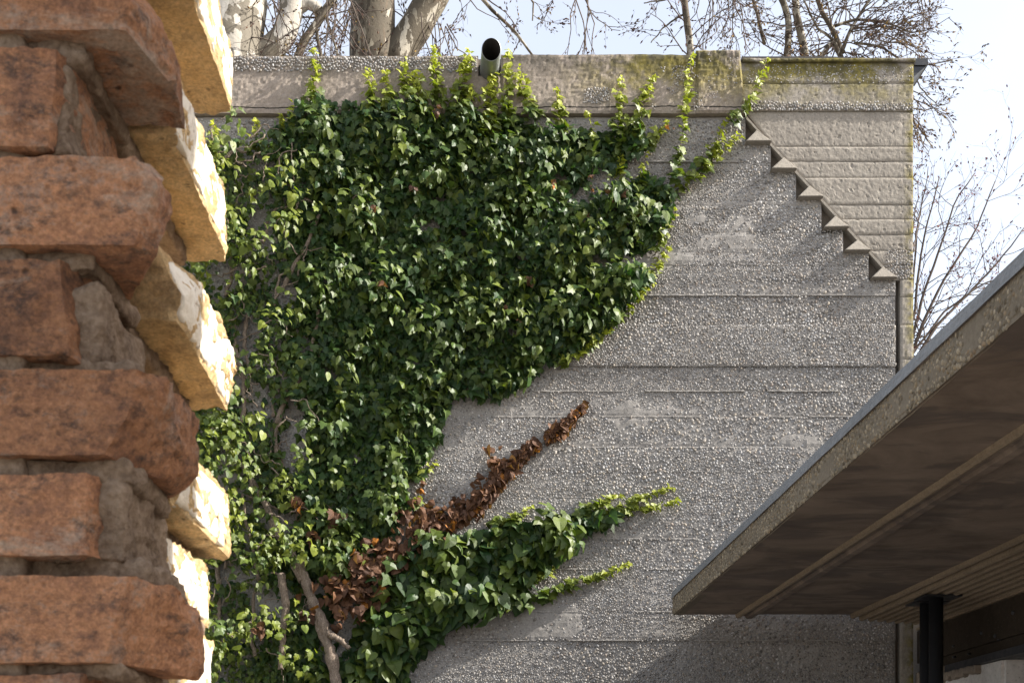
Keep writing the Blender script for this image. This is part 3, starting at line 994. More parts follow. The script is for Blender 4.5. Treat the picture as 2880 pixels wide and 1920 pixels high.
def course_bricks(parent, x0, x1, y0, y1, zs, mat, lens=0.25, jag=0.0):
    """plain running courses outside the picture: shared brick meshes round a mortar core"""
    me = []
    for k_ in range(3):
        bm = bmesh.new()
        bmesh.ops.create_cube(bm, size=1)
        for v_ in bm.verts:
            v_.co += Vector([random.uniform(-.02, .02) for _ in range(3)])
        bmesh.ops.bevel(bm, geom=bm.edges[:], offset=0.04, segments=1, affect='EDGES')
        mm = bpy.data.meshes.new('brick')
        bm.to_mesh(mm)
        bm.free()
        mm.materials.append(mat)
        me.append(mm)
    ax = (x1 - x0) >= (y1 - y0)
    for i, z in enumerate(zs):
        a, b = (x0, x1) if ax else (y0, y1)
        b -= jag * (i % 2)
        s = b
        L = lens if i % 2 else lens * 0.5
        while s > a + 0.02:
            e = max(a, s - L)
            c = (s + e) / 2
            o = put('brick', me[random.randrange(3)], parent, (c, (y0 + y1) / 2, z + 0.03) if ax else ((x0 + x1) / 2, c, z + 0.03))
            o.scale = (s - e, y1 - y0, 0.058) if ax else (x1 - x0, s - e, 0.058)
            s = e - 0.01
            L = lens


zs = [k_ * 0.0683 for k_ in range(0, 22)]
course_bricks(bw, -1.08, -0.275, 0.80, 1.14, [2.30 + k_ * 0.0683 for k_ in range(0, 6)], M['brick'], 0.25, 0.03)
m = Mesh()
m.box(-1.06, -0.282, 0.81, 1.13, 0, EYE - 0.058)
m.box(-1.06, -0.282, 0.81, 1.13, EYE + 0.698, 2.70)
m.box(-1.06, -0.80, 0.81, 1.13, EYE - 0.058, EYE + 0.698)
put('mortar_core', m.build('mortar_core', M['mortar']), bw)
course_bricks(bw, -1.08, -0.2, 0.80, 1.14, zs, M['brick'], 0.25, 0.05)
course_bricks(bw, -1.08, -0.81, 0.80, 1.14, [EYE - 0.05 + k_ * 0.0683 for k_ in range(11)], M['brick'])

pier = empty('shade_pier', (1.08, 0.3, 0), 'added brick pier out of view, shading the front of the broken brick wall', 'pier')  # added out of view to keep the sun off the brick wall's front
m = Mesh()
m.box(0.965, 1.185, -0.285, 0.775, 0, 3.4)
put('mortar_core', m.build('mortar_core', M['mortar']), pier)
course_bricks(pier, 0.95, 1.20, -0.30, 0.79, [0.0683 * k_ for k_ in range(50)], M['brick'])

# ------------------------------------------------------------------ canopy
CX0, CZ = 1.34, EYE + 1.148
CY0, CY1 = 1.7, 7.86
can = empty('concrete_canopy', (2.2, 4.8, CZ), 'low concrete canopy with pebbled edge, ribbed soffit and weathered grey top', 'canopy')


def slab(name, y0, y1, z0, z1, mat, x0=CX0, x1=3.0):
    m = Mesh()
    nx, ny = 40, max(4, int((y1 - y0) / 0.05))
    X, Y = np.meshgrid(np.linspace(x0 + 0.003, x1, nx + 1), np.linspace(y0, y1, ny + 1))
    Z = z0 + 0.006 * (fb2(X, Y, 1.5, 3, 61) - 0.5) + 0.002 * (fb2(X * 0.3, Y, 20, 3, 62) - 0.5)
    v = np.stack([X, Y, Z], -1).reshape(-1, 3)
    k = nx + 1
    i = np.arange(ny)[:, None] * k
    j = np.arange(nx)[None]
    m.add(v, np.stack([i + j, i + k + j, i + k + j + 1, i + j + 1], -1).reshape(-1, 4))
    put(name, m.build(name, mat), can)
    m = Mesh()
    m.box(x0 + 0.004, x1, y0 + 0.001, y1, z0 + 0.008, z1)
    put('slab', m.build('slab', mat), can)


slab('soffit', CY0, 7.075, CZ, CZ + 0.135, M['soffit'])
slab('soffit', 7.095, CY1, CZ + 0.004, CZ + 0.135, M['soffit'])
# pebbled edge and the grey top band
m = Mesh()
ny = 260
yy = np.linspace(CY0, CY1, ny + 1)
zz = np.linspace(CZ - 0.002, CZ + 0.106, 7)
Y, Z = np.meshgrid(yy, zz)
X = CX0 - 0.002 + 0.008 * (fb2(Y, Z, 14, 3, 65) - 0.5)
X[0] += 0.012
Z = Z + 0.010 * (fb2(Y, Z * 0, 3, 4, 66) - 0.5)
k = ny + 1
i = np.arange(6)[:, None] * k
j = np.arange(ny)[None]
m.add(np.stack([X, Y, Z], -1).reshape(-1, 3), np.stack([i + j, i + k + j, i + k + j + 1, i + j + 1], -1).reshape(-1, 4))
m.box(CX0 + 0.0005, CX0 + 0.06, CY0 + 0.002, CY1 - 0.002, CZ + 0.001, CZ + 0.10)
put('fascia', m.build('fascia', M['fascia']), can)
m = Mesh()
zz = np.linspace(0, 1, 7)
Y, T = np.meshgrid(yy, zz)
X = CX0 - 0.012 + T * 0.008 + 0.006 * (fb2(Y * 0.4, T, 9, 3, 67) - 0.5)
Z = CZ + 0.104 + T * 0.046 + 0.012 * (fb2(Y, T * 0, 1.3, 4, 68) - 0.5) * T
m.add(np.stack([X, Y, Z], -1).reshape(-1, 3), np.stack([i + j, i + k + j, i + k + j + 1, i + j + 1], -1).reshape(-1, 4))
m.box(CX0 + 0.014, 3.2, CY0, CY1, CZ + 0.1355, CZ + 0.142)
put('grey_topping', m.build('grey_topping', M['flash']), can)
e = darts(2.0, CY1, CZ + 0.004, CZ + 0.104, 40000, lambda a, b: rng.uniform(0.0052, 0.0115, a.shape), lambda a, b: fb2(a, b, 4, 3, 77) < 0.64)
p = np.stack([np.full(len(e), CX0 - 0.001), e[:, 0], e[:, 1]], 1)
v, q, t = pebbles(p, np.tile((-1.0, 0.0, 0.0), (len(p), 1)), e[:, 2])
props(put('edge_pebbles', mesh_np('edge_pebbles', v, [q, t], M['pebble_warm'], True, np.repeat(pebble_cols(len(e)), len(PT), 0)), can), kind='stuff')
# mouldings under the slab
def moulding(name, prof, mat=M['rib'], ya=CY0 + 0.01, yb=CY1 - 0.008):
    prof = [(x, CZ + z) for x, z in prof]
    n = len(prof)
    ny = 120
    Y = np.linspace(ya, yb, ny + 1)
    v = np.array([[(x, y, z) for x, z in prof] for y in Y]).reshape(-1, 3)
    w = 0.005 * (fbm(v * np.array((20, 9, 20)), 3, 81) - 0.5)
    v[:, 2] += w
    v[:, 0] += w * 0.6
    i = np.arange(ny)[:, None] * n
    j = np.arange(n)[None]
    m = Mesh()
    m.add(v, np.stack([i + j, i + (j + 1) % n, i + n + (j + 1) % n, i + n + j], -1).reshape(-1, 4),
          [(0, a + 2, a + 1) for a in range(n - 2)] + [(ny * n, ny * n + a + 1, ny * n + a + 2) for a in range(n - 2)])
    return put(name, m.build(name, mat), can)


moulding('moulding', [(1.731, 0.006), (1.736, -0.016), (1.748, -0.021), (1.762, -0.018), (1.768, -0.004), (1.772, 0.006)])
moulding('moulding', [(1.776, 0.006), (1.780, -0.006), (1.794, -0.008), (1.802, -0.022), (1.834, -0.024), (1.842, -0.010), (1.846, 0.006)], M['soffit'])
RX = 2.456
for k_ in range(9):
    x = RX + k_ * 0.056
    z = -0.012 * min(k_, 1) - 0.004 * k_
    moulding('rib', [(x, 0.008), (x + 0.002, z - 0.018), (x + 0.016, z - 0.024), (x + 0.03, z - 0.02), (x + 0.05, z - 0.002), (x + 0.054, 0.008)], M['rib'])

# ------------------------------------------------------------------ posts
def post(x, y, label, plate):
    o = empty('support_post', (x, y, 0), label, 'post', 'steel posts under the canopy')
    m = Mesh()
    m.tube([(x, y, 0.0), (x, y, CZ - 0.055)], 0.038, 28)
    put('tube', m.build('tube', M['black_steel'], True), o)
    m = Mesh()
    m.box(x - 0.09, x + 0.11, y - 0.085, y + 0.085, CZ - 0.0545, CZ - 0.044)
    put('head_plate', m.build('head_plate', M['black_steel']), o)
    m = Mesh()
    m.box(x - 0.075, x + 0.075, y - 0.075, y + 0.075, 0.0, 0.012)
    put('base_plate', m.build('base_plate', M['black_steel']), o)


post(2.62, 6.86, 'front tube of the twin black steel posts under the ribbed canopy', True)
post(2.643, 7.06, 'rear tube of the twin black steel posts, next to the pebble wall', True)

# ------------------------------------------------------------------ pavilion to the right
pav = empty('pavilion_building', (4.5, 5.0, 0), 'dark pavilion behind the canopy with a bolted timber lintel and white plaster jamb', 'building')


def bxp(name, mat, *b):
    m = Mesh()
    m.box(*b)
    return put(name, m.build(name, M[mat]), pav)


LX = 2.94
bxp('lintel', 'dark_wood', LX, LX + 0.22, 2.0, 8.02, EYE + 0.86, EYE + 1.066)
bxp('lintel', 'dark_wood', LX + 0.02, LX + 0.22, 2.0, 8.02, EYE + 0.80, EYE + 0.8585)
bxp('ledge', 'rib', LX - 0.02, LX + 0.2, 2.0, 7.98, EYE + 1.068, EYE + 1.082)
bxp('steel_angle', 'grey_steel', LX - 0.004, LX + 0.2, 2.0, 7.55, EYE + 0.755, EYE + 0.7985)
for by, bz, r in ((7.42, 0.90, .009), (7.42, 0.835, .007), (7.2, 0.828, .007), (7.02, 0.925, .01), (6.84, 0.885, .01), (6.62, 0.98, .012), (6.80, 0.86, .006)):
    m = Mesh()
    m.tube([(LX + 0.01, by, EYE + bz), (LX - 0.006, by, EYE + bz), (LX - 0.010, by, EYE + bz)], [r, r, r * 0.6], 10)
    put('bolt', m.build('bolt', M['grey_steel'], True), pav)
bxp('plaster_wall', 'plaster', LX + 0.03, LX + 0.3, 6.84, 8.04, 0, EYE + 0.752)
bxp('plaster_reveal', 'plaster', LX + 0.045, LX + 0.3, 6.81, 6.8385, 0, EYE + 0.752)
for k_ in range(16):
    y_ = 7.1 + k_ * 0.058
    s_ = rng.uniform(0.02, 0.045)
    rough_block('broken_mortar', LX - 0.01, LX + 0.06, y_, y_ + 0.062, EYE + 0.748 - s_ * (1 if k_ < 9 else 1.6), EYE + 0.756 if y_ < 7.55 else EYE + 0.80, M['rubble'], pav, [], 0.008, (0.008, 0.005), 500 + k_, 0.0)
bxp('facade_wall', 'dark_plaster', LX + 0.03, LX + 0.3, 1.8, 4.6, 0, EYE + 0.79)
bxp('unseen_wall', 'cement', 2.99, 3.25, 1.8, 8.04, EYE + 1.15, EYE + 2.06)  # added above the canopy, out of view, to shade the concrete wall's lower right
bxp('unseen_wall', 'cement', 2.99, 3.25, 8.045, 8.5, 0, EYE + 1.2)
bxp('roof', 'dark_plaster', 3.255, 6.4, 1.8, 8.5, EYE + 1.2, EYE + 1.4)
bxp('back_wall', 'dark_plaster', 6.41, 6.6, 1.8, 8.5, 0, EYE + 2.0)
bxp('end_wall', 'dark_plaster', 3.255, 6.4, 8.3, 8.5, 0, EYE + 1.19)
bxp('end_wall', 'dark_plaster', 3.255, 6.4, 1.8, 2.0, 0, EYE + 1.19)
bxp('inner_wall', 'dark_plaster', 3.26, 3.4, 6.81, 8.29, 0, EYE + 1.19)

# ------------------------------------------------------------------ ivy leaves
def leaf_template(kind, fold, curl):
    if kind == 0:       # five lobes
        h = [(0.13, 0.13), (0.34, 0.13), (0.50, -0.06), (0.36, -0.20), (0.50, -0.44), (0.24, -0.52)]
    elif kind == 1:     # three lobes
        h = [(0.16, 0.12), (0.36, 0.06), (0.56, -0.28), (0.30, -0.42), (0.16, -0.70)]
    elif kind == 2:     # heart
        h = [(0.16, 0.13), (0.36, 0.10), (0.48, -0.12), (0.44, -0.42), (0.24, -0.74)]
    else:               # narrow young leaf
        h = [(0.10, 0.05), (0.26, -0.06), (0.32, -0.34), (0.18, -0.70)]
    pts = [(0, 0.02)] + h + [(0, -1.0)] + [(-x, y) for x, y in reversed(h)]
    c = (0, -0.30)
    v = []
    for x, y in [c] + pts:
        z = -fold * abs(x) - curl * (y + 0.3) ** 2 + (0.10 * abs(x) ** 2)
        v.append((x, y, z))
    n = len(pts)
    return np.array(v), np.array([(0, 1 + (i + 1) % n, 1 + i) for i in range(n)])


LT = [leaf_template(0, 0.22, 0.25), leaf_template(0, -0.18, 0.35), leaf_template(1, 0.25, 0.3), leaf_template(1, -0.15, 0.2),
      leaf_template(2, 0.3, 0.3), leaf_template(2, -0.2, 0.4), leaf_template(3, 0.5, 0.4), leaf_template(3, -0.3, 0.5)]
DT = [leaf_template(2, 0.5, 0.6), leaf_template(2, -0.55, 0.5), leaf_template(0, 0.7, 0.7), leaf_template(2, 0.3, -0.6)]


class Leaves:
    def __init__(s):
        s.p, s.n, s.t, s.s, s.k, s.c = [], [], [], [], [], []

    def add(s, pos, nrm, tip, size, kind, col):
        s.p.append(pos); s.n.append(nrm); s.t.append(tip); s.s.append(size); s.k.append(kind); s.c.append(col)

    def arr(s):
        p, n, t = np.vstack(s.p), np.vstack(s.n), np.vstack(s.t)
        n = n / np.linalg.norm(n, axis=1)[:, None]
        t = t - (t * n).sum(1)[:, None] * n
        t /= np.linalg.norm(t, axis=1)[:, None] + 1e-9
        y = -t
        x = np.cross(y, n)
        R = np.stack([x, y, n], -1)
        return p, R, np.concatenate(s.s), np.concatenate(s.k).astype(int), np.vstack(s.c)

    def build(s, parent, temps, mat, mat_obj, singles=300, name='foliage', part='leaf', show=None):
        p, R, sz, kd, col = s.arr()
        key = sz * (p[:, 1] < 8.2)
        if show is not None:
            key = key * show(p)
        order = np.argsort(-key)
        one, rest = order[:singles], order[singles:]
        if len(rest):
            mm = Mesh()
            for k in range(len(temps)):
                i = rest[kd[rest] == k]
                if not len(i):
                    continue
                tv, tf = temps[k]
                w_ = np.stack([rng.uniform(0.72, 1.2, len(i)), rng.uniform(0.85, 1.1, len(i)), rng.uniform(0.2, 2.0, len(i))], 1)
                v = p[i][:, None] + np.einsum('nij,nkj->nki', R[i], tv[None] * w_[:, None]) * sz[i][:, None, None]
                f = tf[None] + (np.arange(len(i)) * len(tv))[:, None, None]
                mm.add(v.reshape(-1, 3), None, f.reshape(-1, 3), np.repeat(col[i], len(tv), 0))
            props(put(name, mm.build(name, mat, False), parent), kind='stuff')
        ms = {}
        for i in one:
            k = kd[i]
            if k not in ms:
                ms[k] = mesh_np(part, temps[k][0], [temps[k][1]], mat_obj, False)
            o = put(part, ms[k], parent, p[i])
            o.rotation_euler = Matrix(R[i].tolist()).to_euler()
            o.scale = (sz[i] * rng.uniform(0.75, 1.15), sz[i], sz[i] * rng.uniform(0.3, 1.8))
            o.color = (*col[i], 1)


def greens(n, young=0.0):
    a = np.array((0.012, 0.036, 0.011))
    b = np.array((0.056, 0.108, 0.026))
    c = np.array((0.40, 0.42, 0.03))
    k = rng.beta(1.6, 2.2, n)[:, None]
    y = np.clip(np.broadcast_to(np.asarray(young, float), (n,)) + rng.normal(0, 0.06, n), 0, 1)[:, None]
    return (a + (b - a) * k) * (1 - y) + c * y


def dens_noise(px, py):
    return fb2(px, py, 0.011, 3, 201)


def bulge(px, py):
    """how far the ivy stands off the wall"""
    return 0.03 + 0.15 * np.clip((fb2(px, py, 0.009, 3, 207) - 0.3) / 0.5, 0, 1) ** 1.5


SUNV = -np.array(SUN)


def carpet(L, poly, n, amp, size, kinds, young, holes=True, left=False, lean=0.35, spread=0.38, off=0.0):
    xs = [a for a, b in poly]
    ys = [b for a, b in poly]
    px = rng.uniform(min(xs) - 20, max(xs) + 30, n)
    py = rng.uniform(min(ys) - 30, max(ys) + 20, n)
    wx, wy = wob(px, py, amp, 301)
    ok = inpoly(wx, wy, poly)
    if holes:
        ok &= ~(hole(wx, wy) & (rng.uniform(0, 1, n) < 0.93))
    leftness = np.clip((880 - px) / 160, 0, 1) if left else np.zeros(n)
    ok &= rng.uniform(0, 1, n) > leftness * (0.2 + 0.8 * (dens_noise(px * 1.6, py) > 0.53)) * 0.7
    px, py, leftness = px[ok], py[ok], leftness[ok]
    k = len(px)
    sz = rng.uniform(size[0], size[1], k) * (1 - 0.32 * leftness) * (0.8 + 0.45 * fb2(px, py, 0.006, 2, 401))
    y = 8.0 - off - bulge(px, py) * rng.uniform(0.35, 1.15, k)
    pos = np.stack([xw(px), y, zw(py)], 1)
    nr = np.array((0, -1.0, 0)) + lean * rng.uniform(-0.2, 1, (k, 1)) * np.array((0.25, 0, 1.0)) + rng.normal(0, spread, (k, 3))
    tip = np.array((0.0, -0.15, -1.0)) + rng.normal(0, 0.45, (k, 3))
    yg = young + 0.16 * leftness * rng.uniform(0, 1, k)
    L.add(pos, nr, tip, sz, rng.choice(kinds, k), greens(k, yg))


def tuft(L, px, py, out, n, size, young, kinds, tilt=0.8):
    """a short shoot standing out of the carpet, its leaves turned to the light"""
    c = np.array((xw(px), 8.0 - out, zw(py)))
    d = rng.normal(0, 1, (n, 3))
    d /= np.linalg.norm(d, axis=1)[:, None]
    pos = c + d * rng.uniform(0.03, 0.12, (n, 1)) * np.array((1, 0.6, 1.2))
    nr = d * 0.6 + SUNV * tilt + np.array((0, -0.7, 0)) + rng.normal(0, 0.3, (n, 3))
    tip = d * 0.6 + np.array((0, -0.4, -0.9)) + rng.normal(0, 0.3, (n, 3))
    L.add(pos, nr, tip, rng.uniform(size[0], size[1], n), rng.choice(kinds, n), greens(n, young))


def shoot(L, stem, pts, n, s0, s1, y0, y1, width, base=7.945, tilt=0.4):
    """a climbing runner along picture points, leaves shrinking and paling to the tip"""
    pts = np.array(pts, float)
    seg = np.linalg.norm(np.diff(pts, axis=0), axis=1)
    cum = np.concatenate([[0], np.cumsum(seg)]) / seg.sum()
    t = np.sort(rng.uniform(0, 1, n)) ** 0.92
    w = width * (1.05 - 0.75 * t)
    px = np.interp(t, cum, pts[:, 0]) + rng.normal(0, 1, n) * w
    py = np.interp(t, cum, pts[:, 1]) + rng.normal(0, 1, n) * w * 0.5
    pos = np.stack([xw(px), base - rng.uniform(0.008, 0.075, n) * (1 - 0.2 * t), zw(py)], 1)
    sg = np.where(rng.uniform(0, 1, n) < 0.5, -1, 1)[:, None]
    nr = np.array((0, -0.8, 0.35)) + tilt * SUNV + rng.normal(0, 0.42, (n, 3))
    tip = np.array((0.0, -0.3, -0.35)) + sg * np.array((0.8, 0, 0)) + rng.normal(0, 0.4, (n, 3))
    sz = (s0 + (s1 - s0) * t) * rng.uniform(0.75, 1.25, n)
    kd = np.where(t > 0.72, rng.choice([6, 7, 3], n), rng.choice([0, 1, 2, 3], n))
    L.add(pos, nr, tip, sz, kd, greens(n, y0 + (y1 - y0) * t ** 1.3))
    tt = np.linspace(0, 1, 14)
    sp = np.stack([xw(np.interp(tt, cum, pts[:, 0]) + rng.normal(0, 1.5, 14)), np.full(14, base - 0.004), zw(np.interp(tt, cum, pts[:, 1]))], 1)
    m = Mesh()
    m.tube(sp, np.linspace(0.004, 0.0016, 14), 5)
    put('runner_stem', m.build('runner_stem', M['ivy_stem'], True), stem)


def wiggle(pts, n, amp):
    pts = np.array(pts, float)
    seg = np.linalg.norm(np.diff(pts, axis=0), axis=1)
    cum = np.concatenate([[0], np.cumsum(seg)]) / seg.sum()
    t = np.linspace(0, 1, n)
    x = np.interp(t, cum, pts[:, 0])
    y = np.interp(t, cum, pts[:, 1])
    s = rng.integers(0, 999)
    x += amp * 2 * (fb2(t * 6, t * 0 + s, 1.0, 3, 3) - 0.5)
    y += amp * 2 * (fb2(t * 6, t * 0 + s + 9, 1.0, 3, 5) - 0.5)
    return x, y


def stem_px(name, parent, pts, w0, w1, stand, amp=8, n=30, mat='ivy_stem', k=8):
    x, y = wiggle(pts, n, amp)
    st = np.interp(np.linspace(0, 1, n), np.linspace(0, 1, len(np.atleast_1d(stand))), np.atleast_1d(stand)) if np.ndim(stand) else np.full(n, stand)
    r = np.linspace(w0, w1, n) / 2 / (F / D) * (1 + 0.18 * rng.normal(0, 1, n) * 0.6)
    m = Mesh()
    m.tube(np.stack([xw(x), 8.0 - st, zw(y)], 1), r, k)
    return put(name, m.build(name, M[mat], True), parent)


SHOOTS_MAIN = [([(890, 330), (880, 260), (893, 200), (890, 157)], 46, 14), ([(720, 440), (722, 390), (722, 347)], 20, 8), ([(795, 400), (800, 360), (793, 330)], 22, 9), ([(620, 440), (608, 390), (606, 355)], 26, 9),
               ([(745, 450), (742, 420), (745, 398)], 14, 7), ([(830, 380), (828, 340), (830, 308)], 14, 8), ([(1050, 340), (1042, 270), (1036, 214)], 34, 12), ([(1092, 345), (1090, 270), (1086, 215)], 40, 13),
               ([(1150, 340), (1146, 260), (1134, 178)], 46, 14), ([(1180, 340), (1172, 270), (1165, 215)], 40, 13), ([(1240, 330), (1228, 240), (1222, 152)], 70, 16), ([(1290, 330), (1300, 240), (1320, 160)], 74, 16),
               ([(1325, 340), (1325, 300), (1322, 250)], 20, 9), ([(1375, 420), (1378, 330), (1384, 215)], 120, 17), ([(1430, 370), (1424, 270), (1432, 156)], 64, 11), ([(1510, 350), (1480, 300), (1456, 210)], 60, 13),
               ([(1580, 400), (1572, 340), (1562, 266)], 50, 10), ([(1655, 450), (1665, 380), (1650, 328)], 26, 12), ([(1740, 420), (1735, 320), (1745, 222)], 60, 13), ([(1772, 400), (1790, 320), (1838, 232)], 60, 13),
               ([(1800, 430), (1840, 390), (1880, 350)], 34, 11), ([(1890, 520), (1915, 400), (1925, 290), (1942, 165)], 64, 9), ([(1870, 560), (1960, 500), (2030, 430), (2070, 385)], 60, 16), ([(1960, 490), (2010, 420), (2040, 345)], 42, 14),
               ([(2035, 360), (2085, 325), (2120, 280), (2150, 182)], 44, 8), ([(1735, 560), (1745, 480), (1740, 430)], 26, 7), ([(1800, 560), (1805, 500), (1815, 440)], 20, 6),
               ([(1840, 720), (1875, 640), (1898, 588)], 30, 8), ([(1760, 830), (1830, 780), (1882, 700)], 50, 14), ([(1700, 930), (1770, 870), (1835, 800)], 44, 12), ([(1640, 990), (1690, 950), (1715, 935)], 26, 10),
               ([(1560, 1040), (1620, 1000), (1665, 970)], 24, 9), ([(1180, 1350), (1205, 1320), (1228, 1300)], 16, 7), ([(1150, 1430), (1170, 1410), (1190, 1402)], 16, 8)]
SHOOTS_LOW = [([(1600, 1500), (1700, 1450), (1800, 1405), (1885, 1372)], 110, 15), ([(1640, 1490), (1760, 1440), (1850, 1425), (1906, 1410)], 70, 11), ([(1500, 1690), (1600, 1645), (1690, 1620), (1775, 1582)], 84, 12),
              ([(1460, 1650), (1520, 1620), (1568, 1595)], 40, 12), ([(1430, 1475), (1470, 1450), (1495, 1425)], 18, 7), ([(1370, 1480), (1430, 1462), (1470, 1445)], 20, 7), ([(1620, 1450), (1690, 1415), (1745, 1392)], 40, 10)]

ivy = empty('climbing_ivy', (xw(900), 7.95, 0), 'dense dark green ivy spreading over the upper wall with bright shoots climbing the parapet', 'ivy', None)
L = Leaves()
carpet(L, IVY_MAIN, 31000, 24, (0.034, 0.076), [0, 0, 1, 2, 3, 4, 5], 0.0, left=True)
carpet(L, IVY_MAIN, 11000, 28, (0.032, 0.066), [0, 1, 2, 3, 4], 0.03, left=True, lean=0.5, spread=0.5, off=0.03)
for _ in range(560):
    px, py = rng.uniform(580, 1880), rng.uniform(330, 1900)
    a = np.array([px]), np.array([py])
    if inpoly(*a, IVY_MAIN)[0] and inpoly(a[0] + 34, a[1], IVY_MAIN)[0] and inpoly(a[0], a[1] + 30, IVY_MAIN)[0] and not hole(*a, 1.25)[0] and True:
        lf = px < 880
        o_ = float(bulge(*a)[0]) + rng.uniform(0.05, 0.13) + lf * rng.uniform(0.02, 0.22)
        tuft(L, px, py, o_, int(rng.integers(9, 20)), (0.036, 0.072) if not lf else (0.03, 0.062), 0.04 + 0.12 * rng.uniform() + 0.18 * lf * rng.uniform(), [0, 1, 2, 3, 4, 6])
for pts, n_, w_ in SHOOTS_MAIN:
    hi = min(b for a, b in pts) < 330
    shoot(L, ivy, pts, int(n_ * 1.25), 0.062, 0.030, 0.10, 0.85, w_, 7.955 if hi else 7.985)
L.build(ivy, LT, M['leaf'], M['leaf_obj'], 300)
STEMS = [([(960, 1960), (935, 1830), (905, 1740), (870, 1650), (850, 1590)], 34, 30, 0.165, 5), ([(865, 1640), (835, 1580), (785, 1500), (758, 1440), (735, 1390), (700, 1330), (660, 1285)], 30, 10, [0.16, 0.13, 0.09, 0.06, 0.04], 7), ([(928, 1790), (960, 1805), (990, 1832)], 22, 12, 0.19, 4),
         ([(945, 1862), (915, 1800), (892, 1740), (880, 1700)], 22, 15, 0.165, 4), ([(800, 1890), (808, 1780), (815, 1720), (800, 1625)], 19, 22, 0.17, 5), ([(800, 1630), (780, 1618), (755, 1625)], 8, 3, 0.12, 4),
         ([(790, 1300), (775, 1240), (800, 1150), (828, 1060), (850, 1040)], 13, 11, 0.05, 7), ([(782, 1200), (812, 1120), (840, 1080), (880, 1000), (900, 880)], 15, 12, 0.06, 9), ([(770, 1180), (775, 1120), (800, 1080)], 11, 9, 0.05, 6),
         ([(775, 1240), (800, 1320), (835, 1380), (860, 1420)], 9, 12, 0.04, 7), ([(880, 1280), (870, 1340), (850, 1400), (855, 1450)], 7, 11, 0.04, 7), ([(800, 830), (830, 760), (870, 700), (900, 620)], 13, 9, 0.07, 9),
         ([(780, 850), (790, 790), (830, 775)], 8, 6, 0.08, 6), ([(745, 700), (755, 640), (780, 600), (830, 590)], 10, 6, 0.06, 7), ([(805, 560), (790, 500), (800, 460), (840, 452)], 5, 3, 0.13, 9), ([(835, 550), (830, 480), (828, 430)], 5, 3, 0.13, 7),
         ([(640, 470), (665, 445), (700, 450)], 11, 8, 0.10, 6), ([(660, 900), (665, 1000), (690, 1080), (680, 1200)], 16, 12, 0.05, 12), ([(700, 880), (690, 980), (705, 1060)], 12, 9, 0.05, 9), ([(640, 840), (655, 780), (650, 720)], 12, 9, 0.05, 9),
         ([(600, 1200), (650, 1280), (700, 1330), (720, 1390)], 15, 8, 0.10, 10), ([(720, 1850), (710, 1780), (720, 1700), (728, 1650)], 12, 9, 0.08, 8), ([(735, 1640), (720, 1560), (700, 1480), (690, 1400)], 10, 7, 0.10, 9),
         ([(1130, 830), (1160, 780), (1170, 720)], 9, 6, 0.05, 8), ([(1020, 850), (1040, 780), (1060, 700)], 9, 5, 0.05, 8), ([(620, 1460), (610, 1560), (622, 1640), (618, 1760)], 18, 12, 0.05, 7), ([(640, 1440), (632, 1540), (640, 1600)], 12, 8, 0.06, 7),
         ([(990, 640), (1000, 580), (1030, 540)], 7, 5, 0.10, 7), ([(900, 1010), (960, 990), (1010, 1000)], 8, 5, 0.06, 7), ([(700, 1400), (790, 1440), (850, 1420)], 7, 5, 0.06, 12)]
for pts, a_, b_, st_, am in STEMS:
    stem_px('stem', ivy, pts, a_, b_, st_, am)
for k_ in range(70):        # fine woody tendrils in the thin growth at the left
    x0, y0 = rng.uniform(600, 860), rng.uniform(420, 1900)
    an = rng.uniform(0, 6.28)
    ln = rng.uniform(40, 120)
    stem_px('tendril', ivy, [(x0, y0), (x0 + ln * 0.5 * math.cos(an), y0 + ln * 0.5 * math.sin(an) - 10), (x0 + ln * math.cos(an + 0.5), y0 + ln * math.sin(an + 0.5))], rng.uniform(3, 7), 1.5, rng.uniform(0.05, 0.22), 14, 14, k=5)

low = empty('climbing_ivy', (xw(1250), 7.95, 0), 'low lobe of large-leaved green ivy below the withered branch, runners along bare pebbles', 'ivy')
L = Leaves()
carpet(L, IVY_LOW, 7600, 18, (0.044, 0.092), [2, 4, 4, 5, 5, 2, 0], 0.0, holes=False, lean=0.45)
carpet(L, IVY_LOW, 1300, 18, (0.06, 0.12), [4, 5, 2], 0.03, holes=False, lean=0.6, spread=0.5, off=0.04)
for _ in range(110):
    px, py = rng.uniform(980, 1700), rng.uniform(1470, 1900)
    a = np.array([px]), np.array([py])
    if inpoly(*a, IVY_LOW)[0]:
        tuft(L, px, py, float(bulge(*a)[0]) + rng.uniform(0.04, 0.12), int(rng.integers(6, 14)), (0.05, 0.10), 0.05 + 0.1 * rng.uniform(), [2, 4, 5])
for pts, n_, w_ in SHOOTS_LOW:
    shoot(L, low, pts, int(n_ * 1.2), 0.068, 0.03, 0.08, 0.65, w_, 7.985)
L.build(low, LT, M['leaf'], M['leaf_obj'], 300)
stem_px('stem', low, [(960, 1880), (1080, 1760), (1250, 1620), (1450, 1540), (1600, 1500)], 14, 6, 0.03, 12)
stem_px('stem', low, [(1100, 1800), (1300, 1700), (1480, 1680)], 8, 4, 0.03, 10)

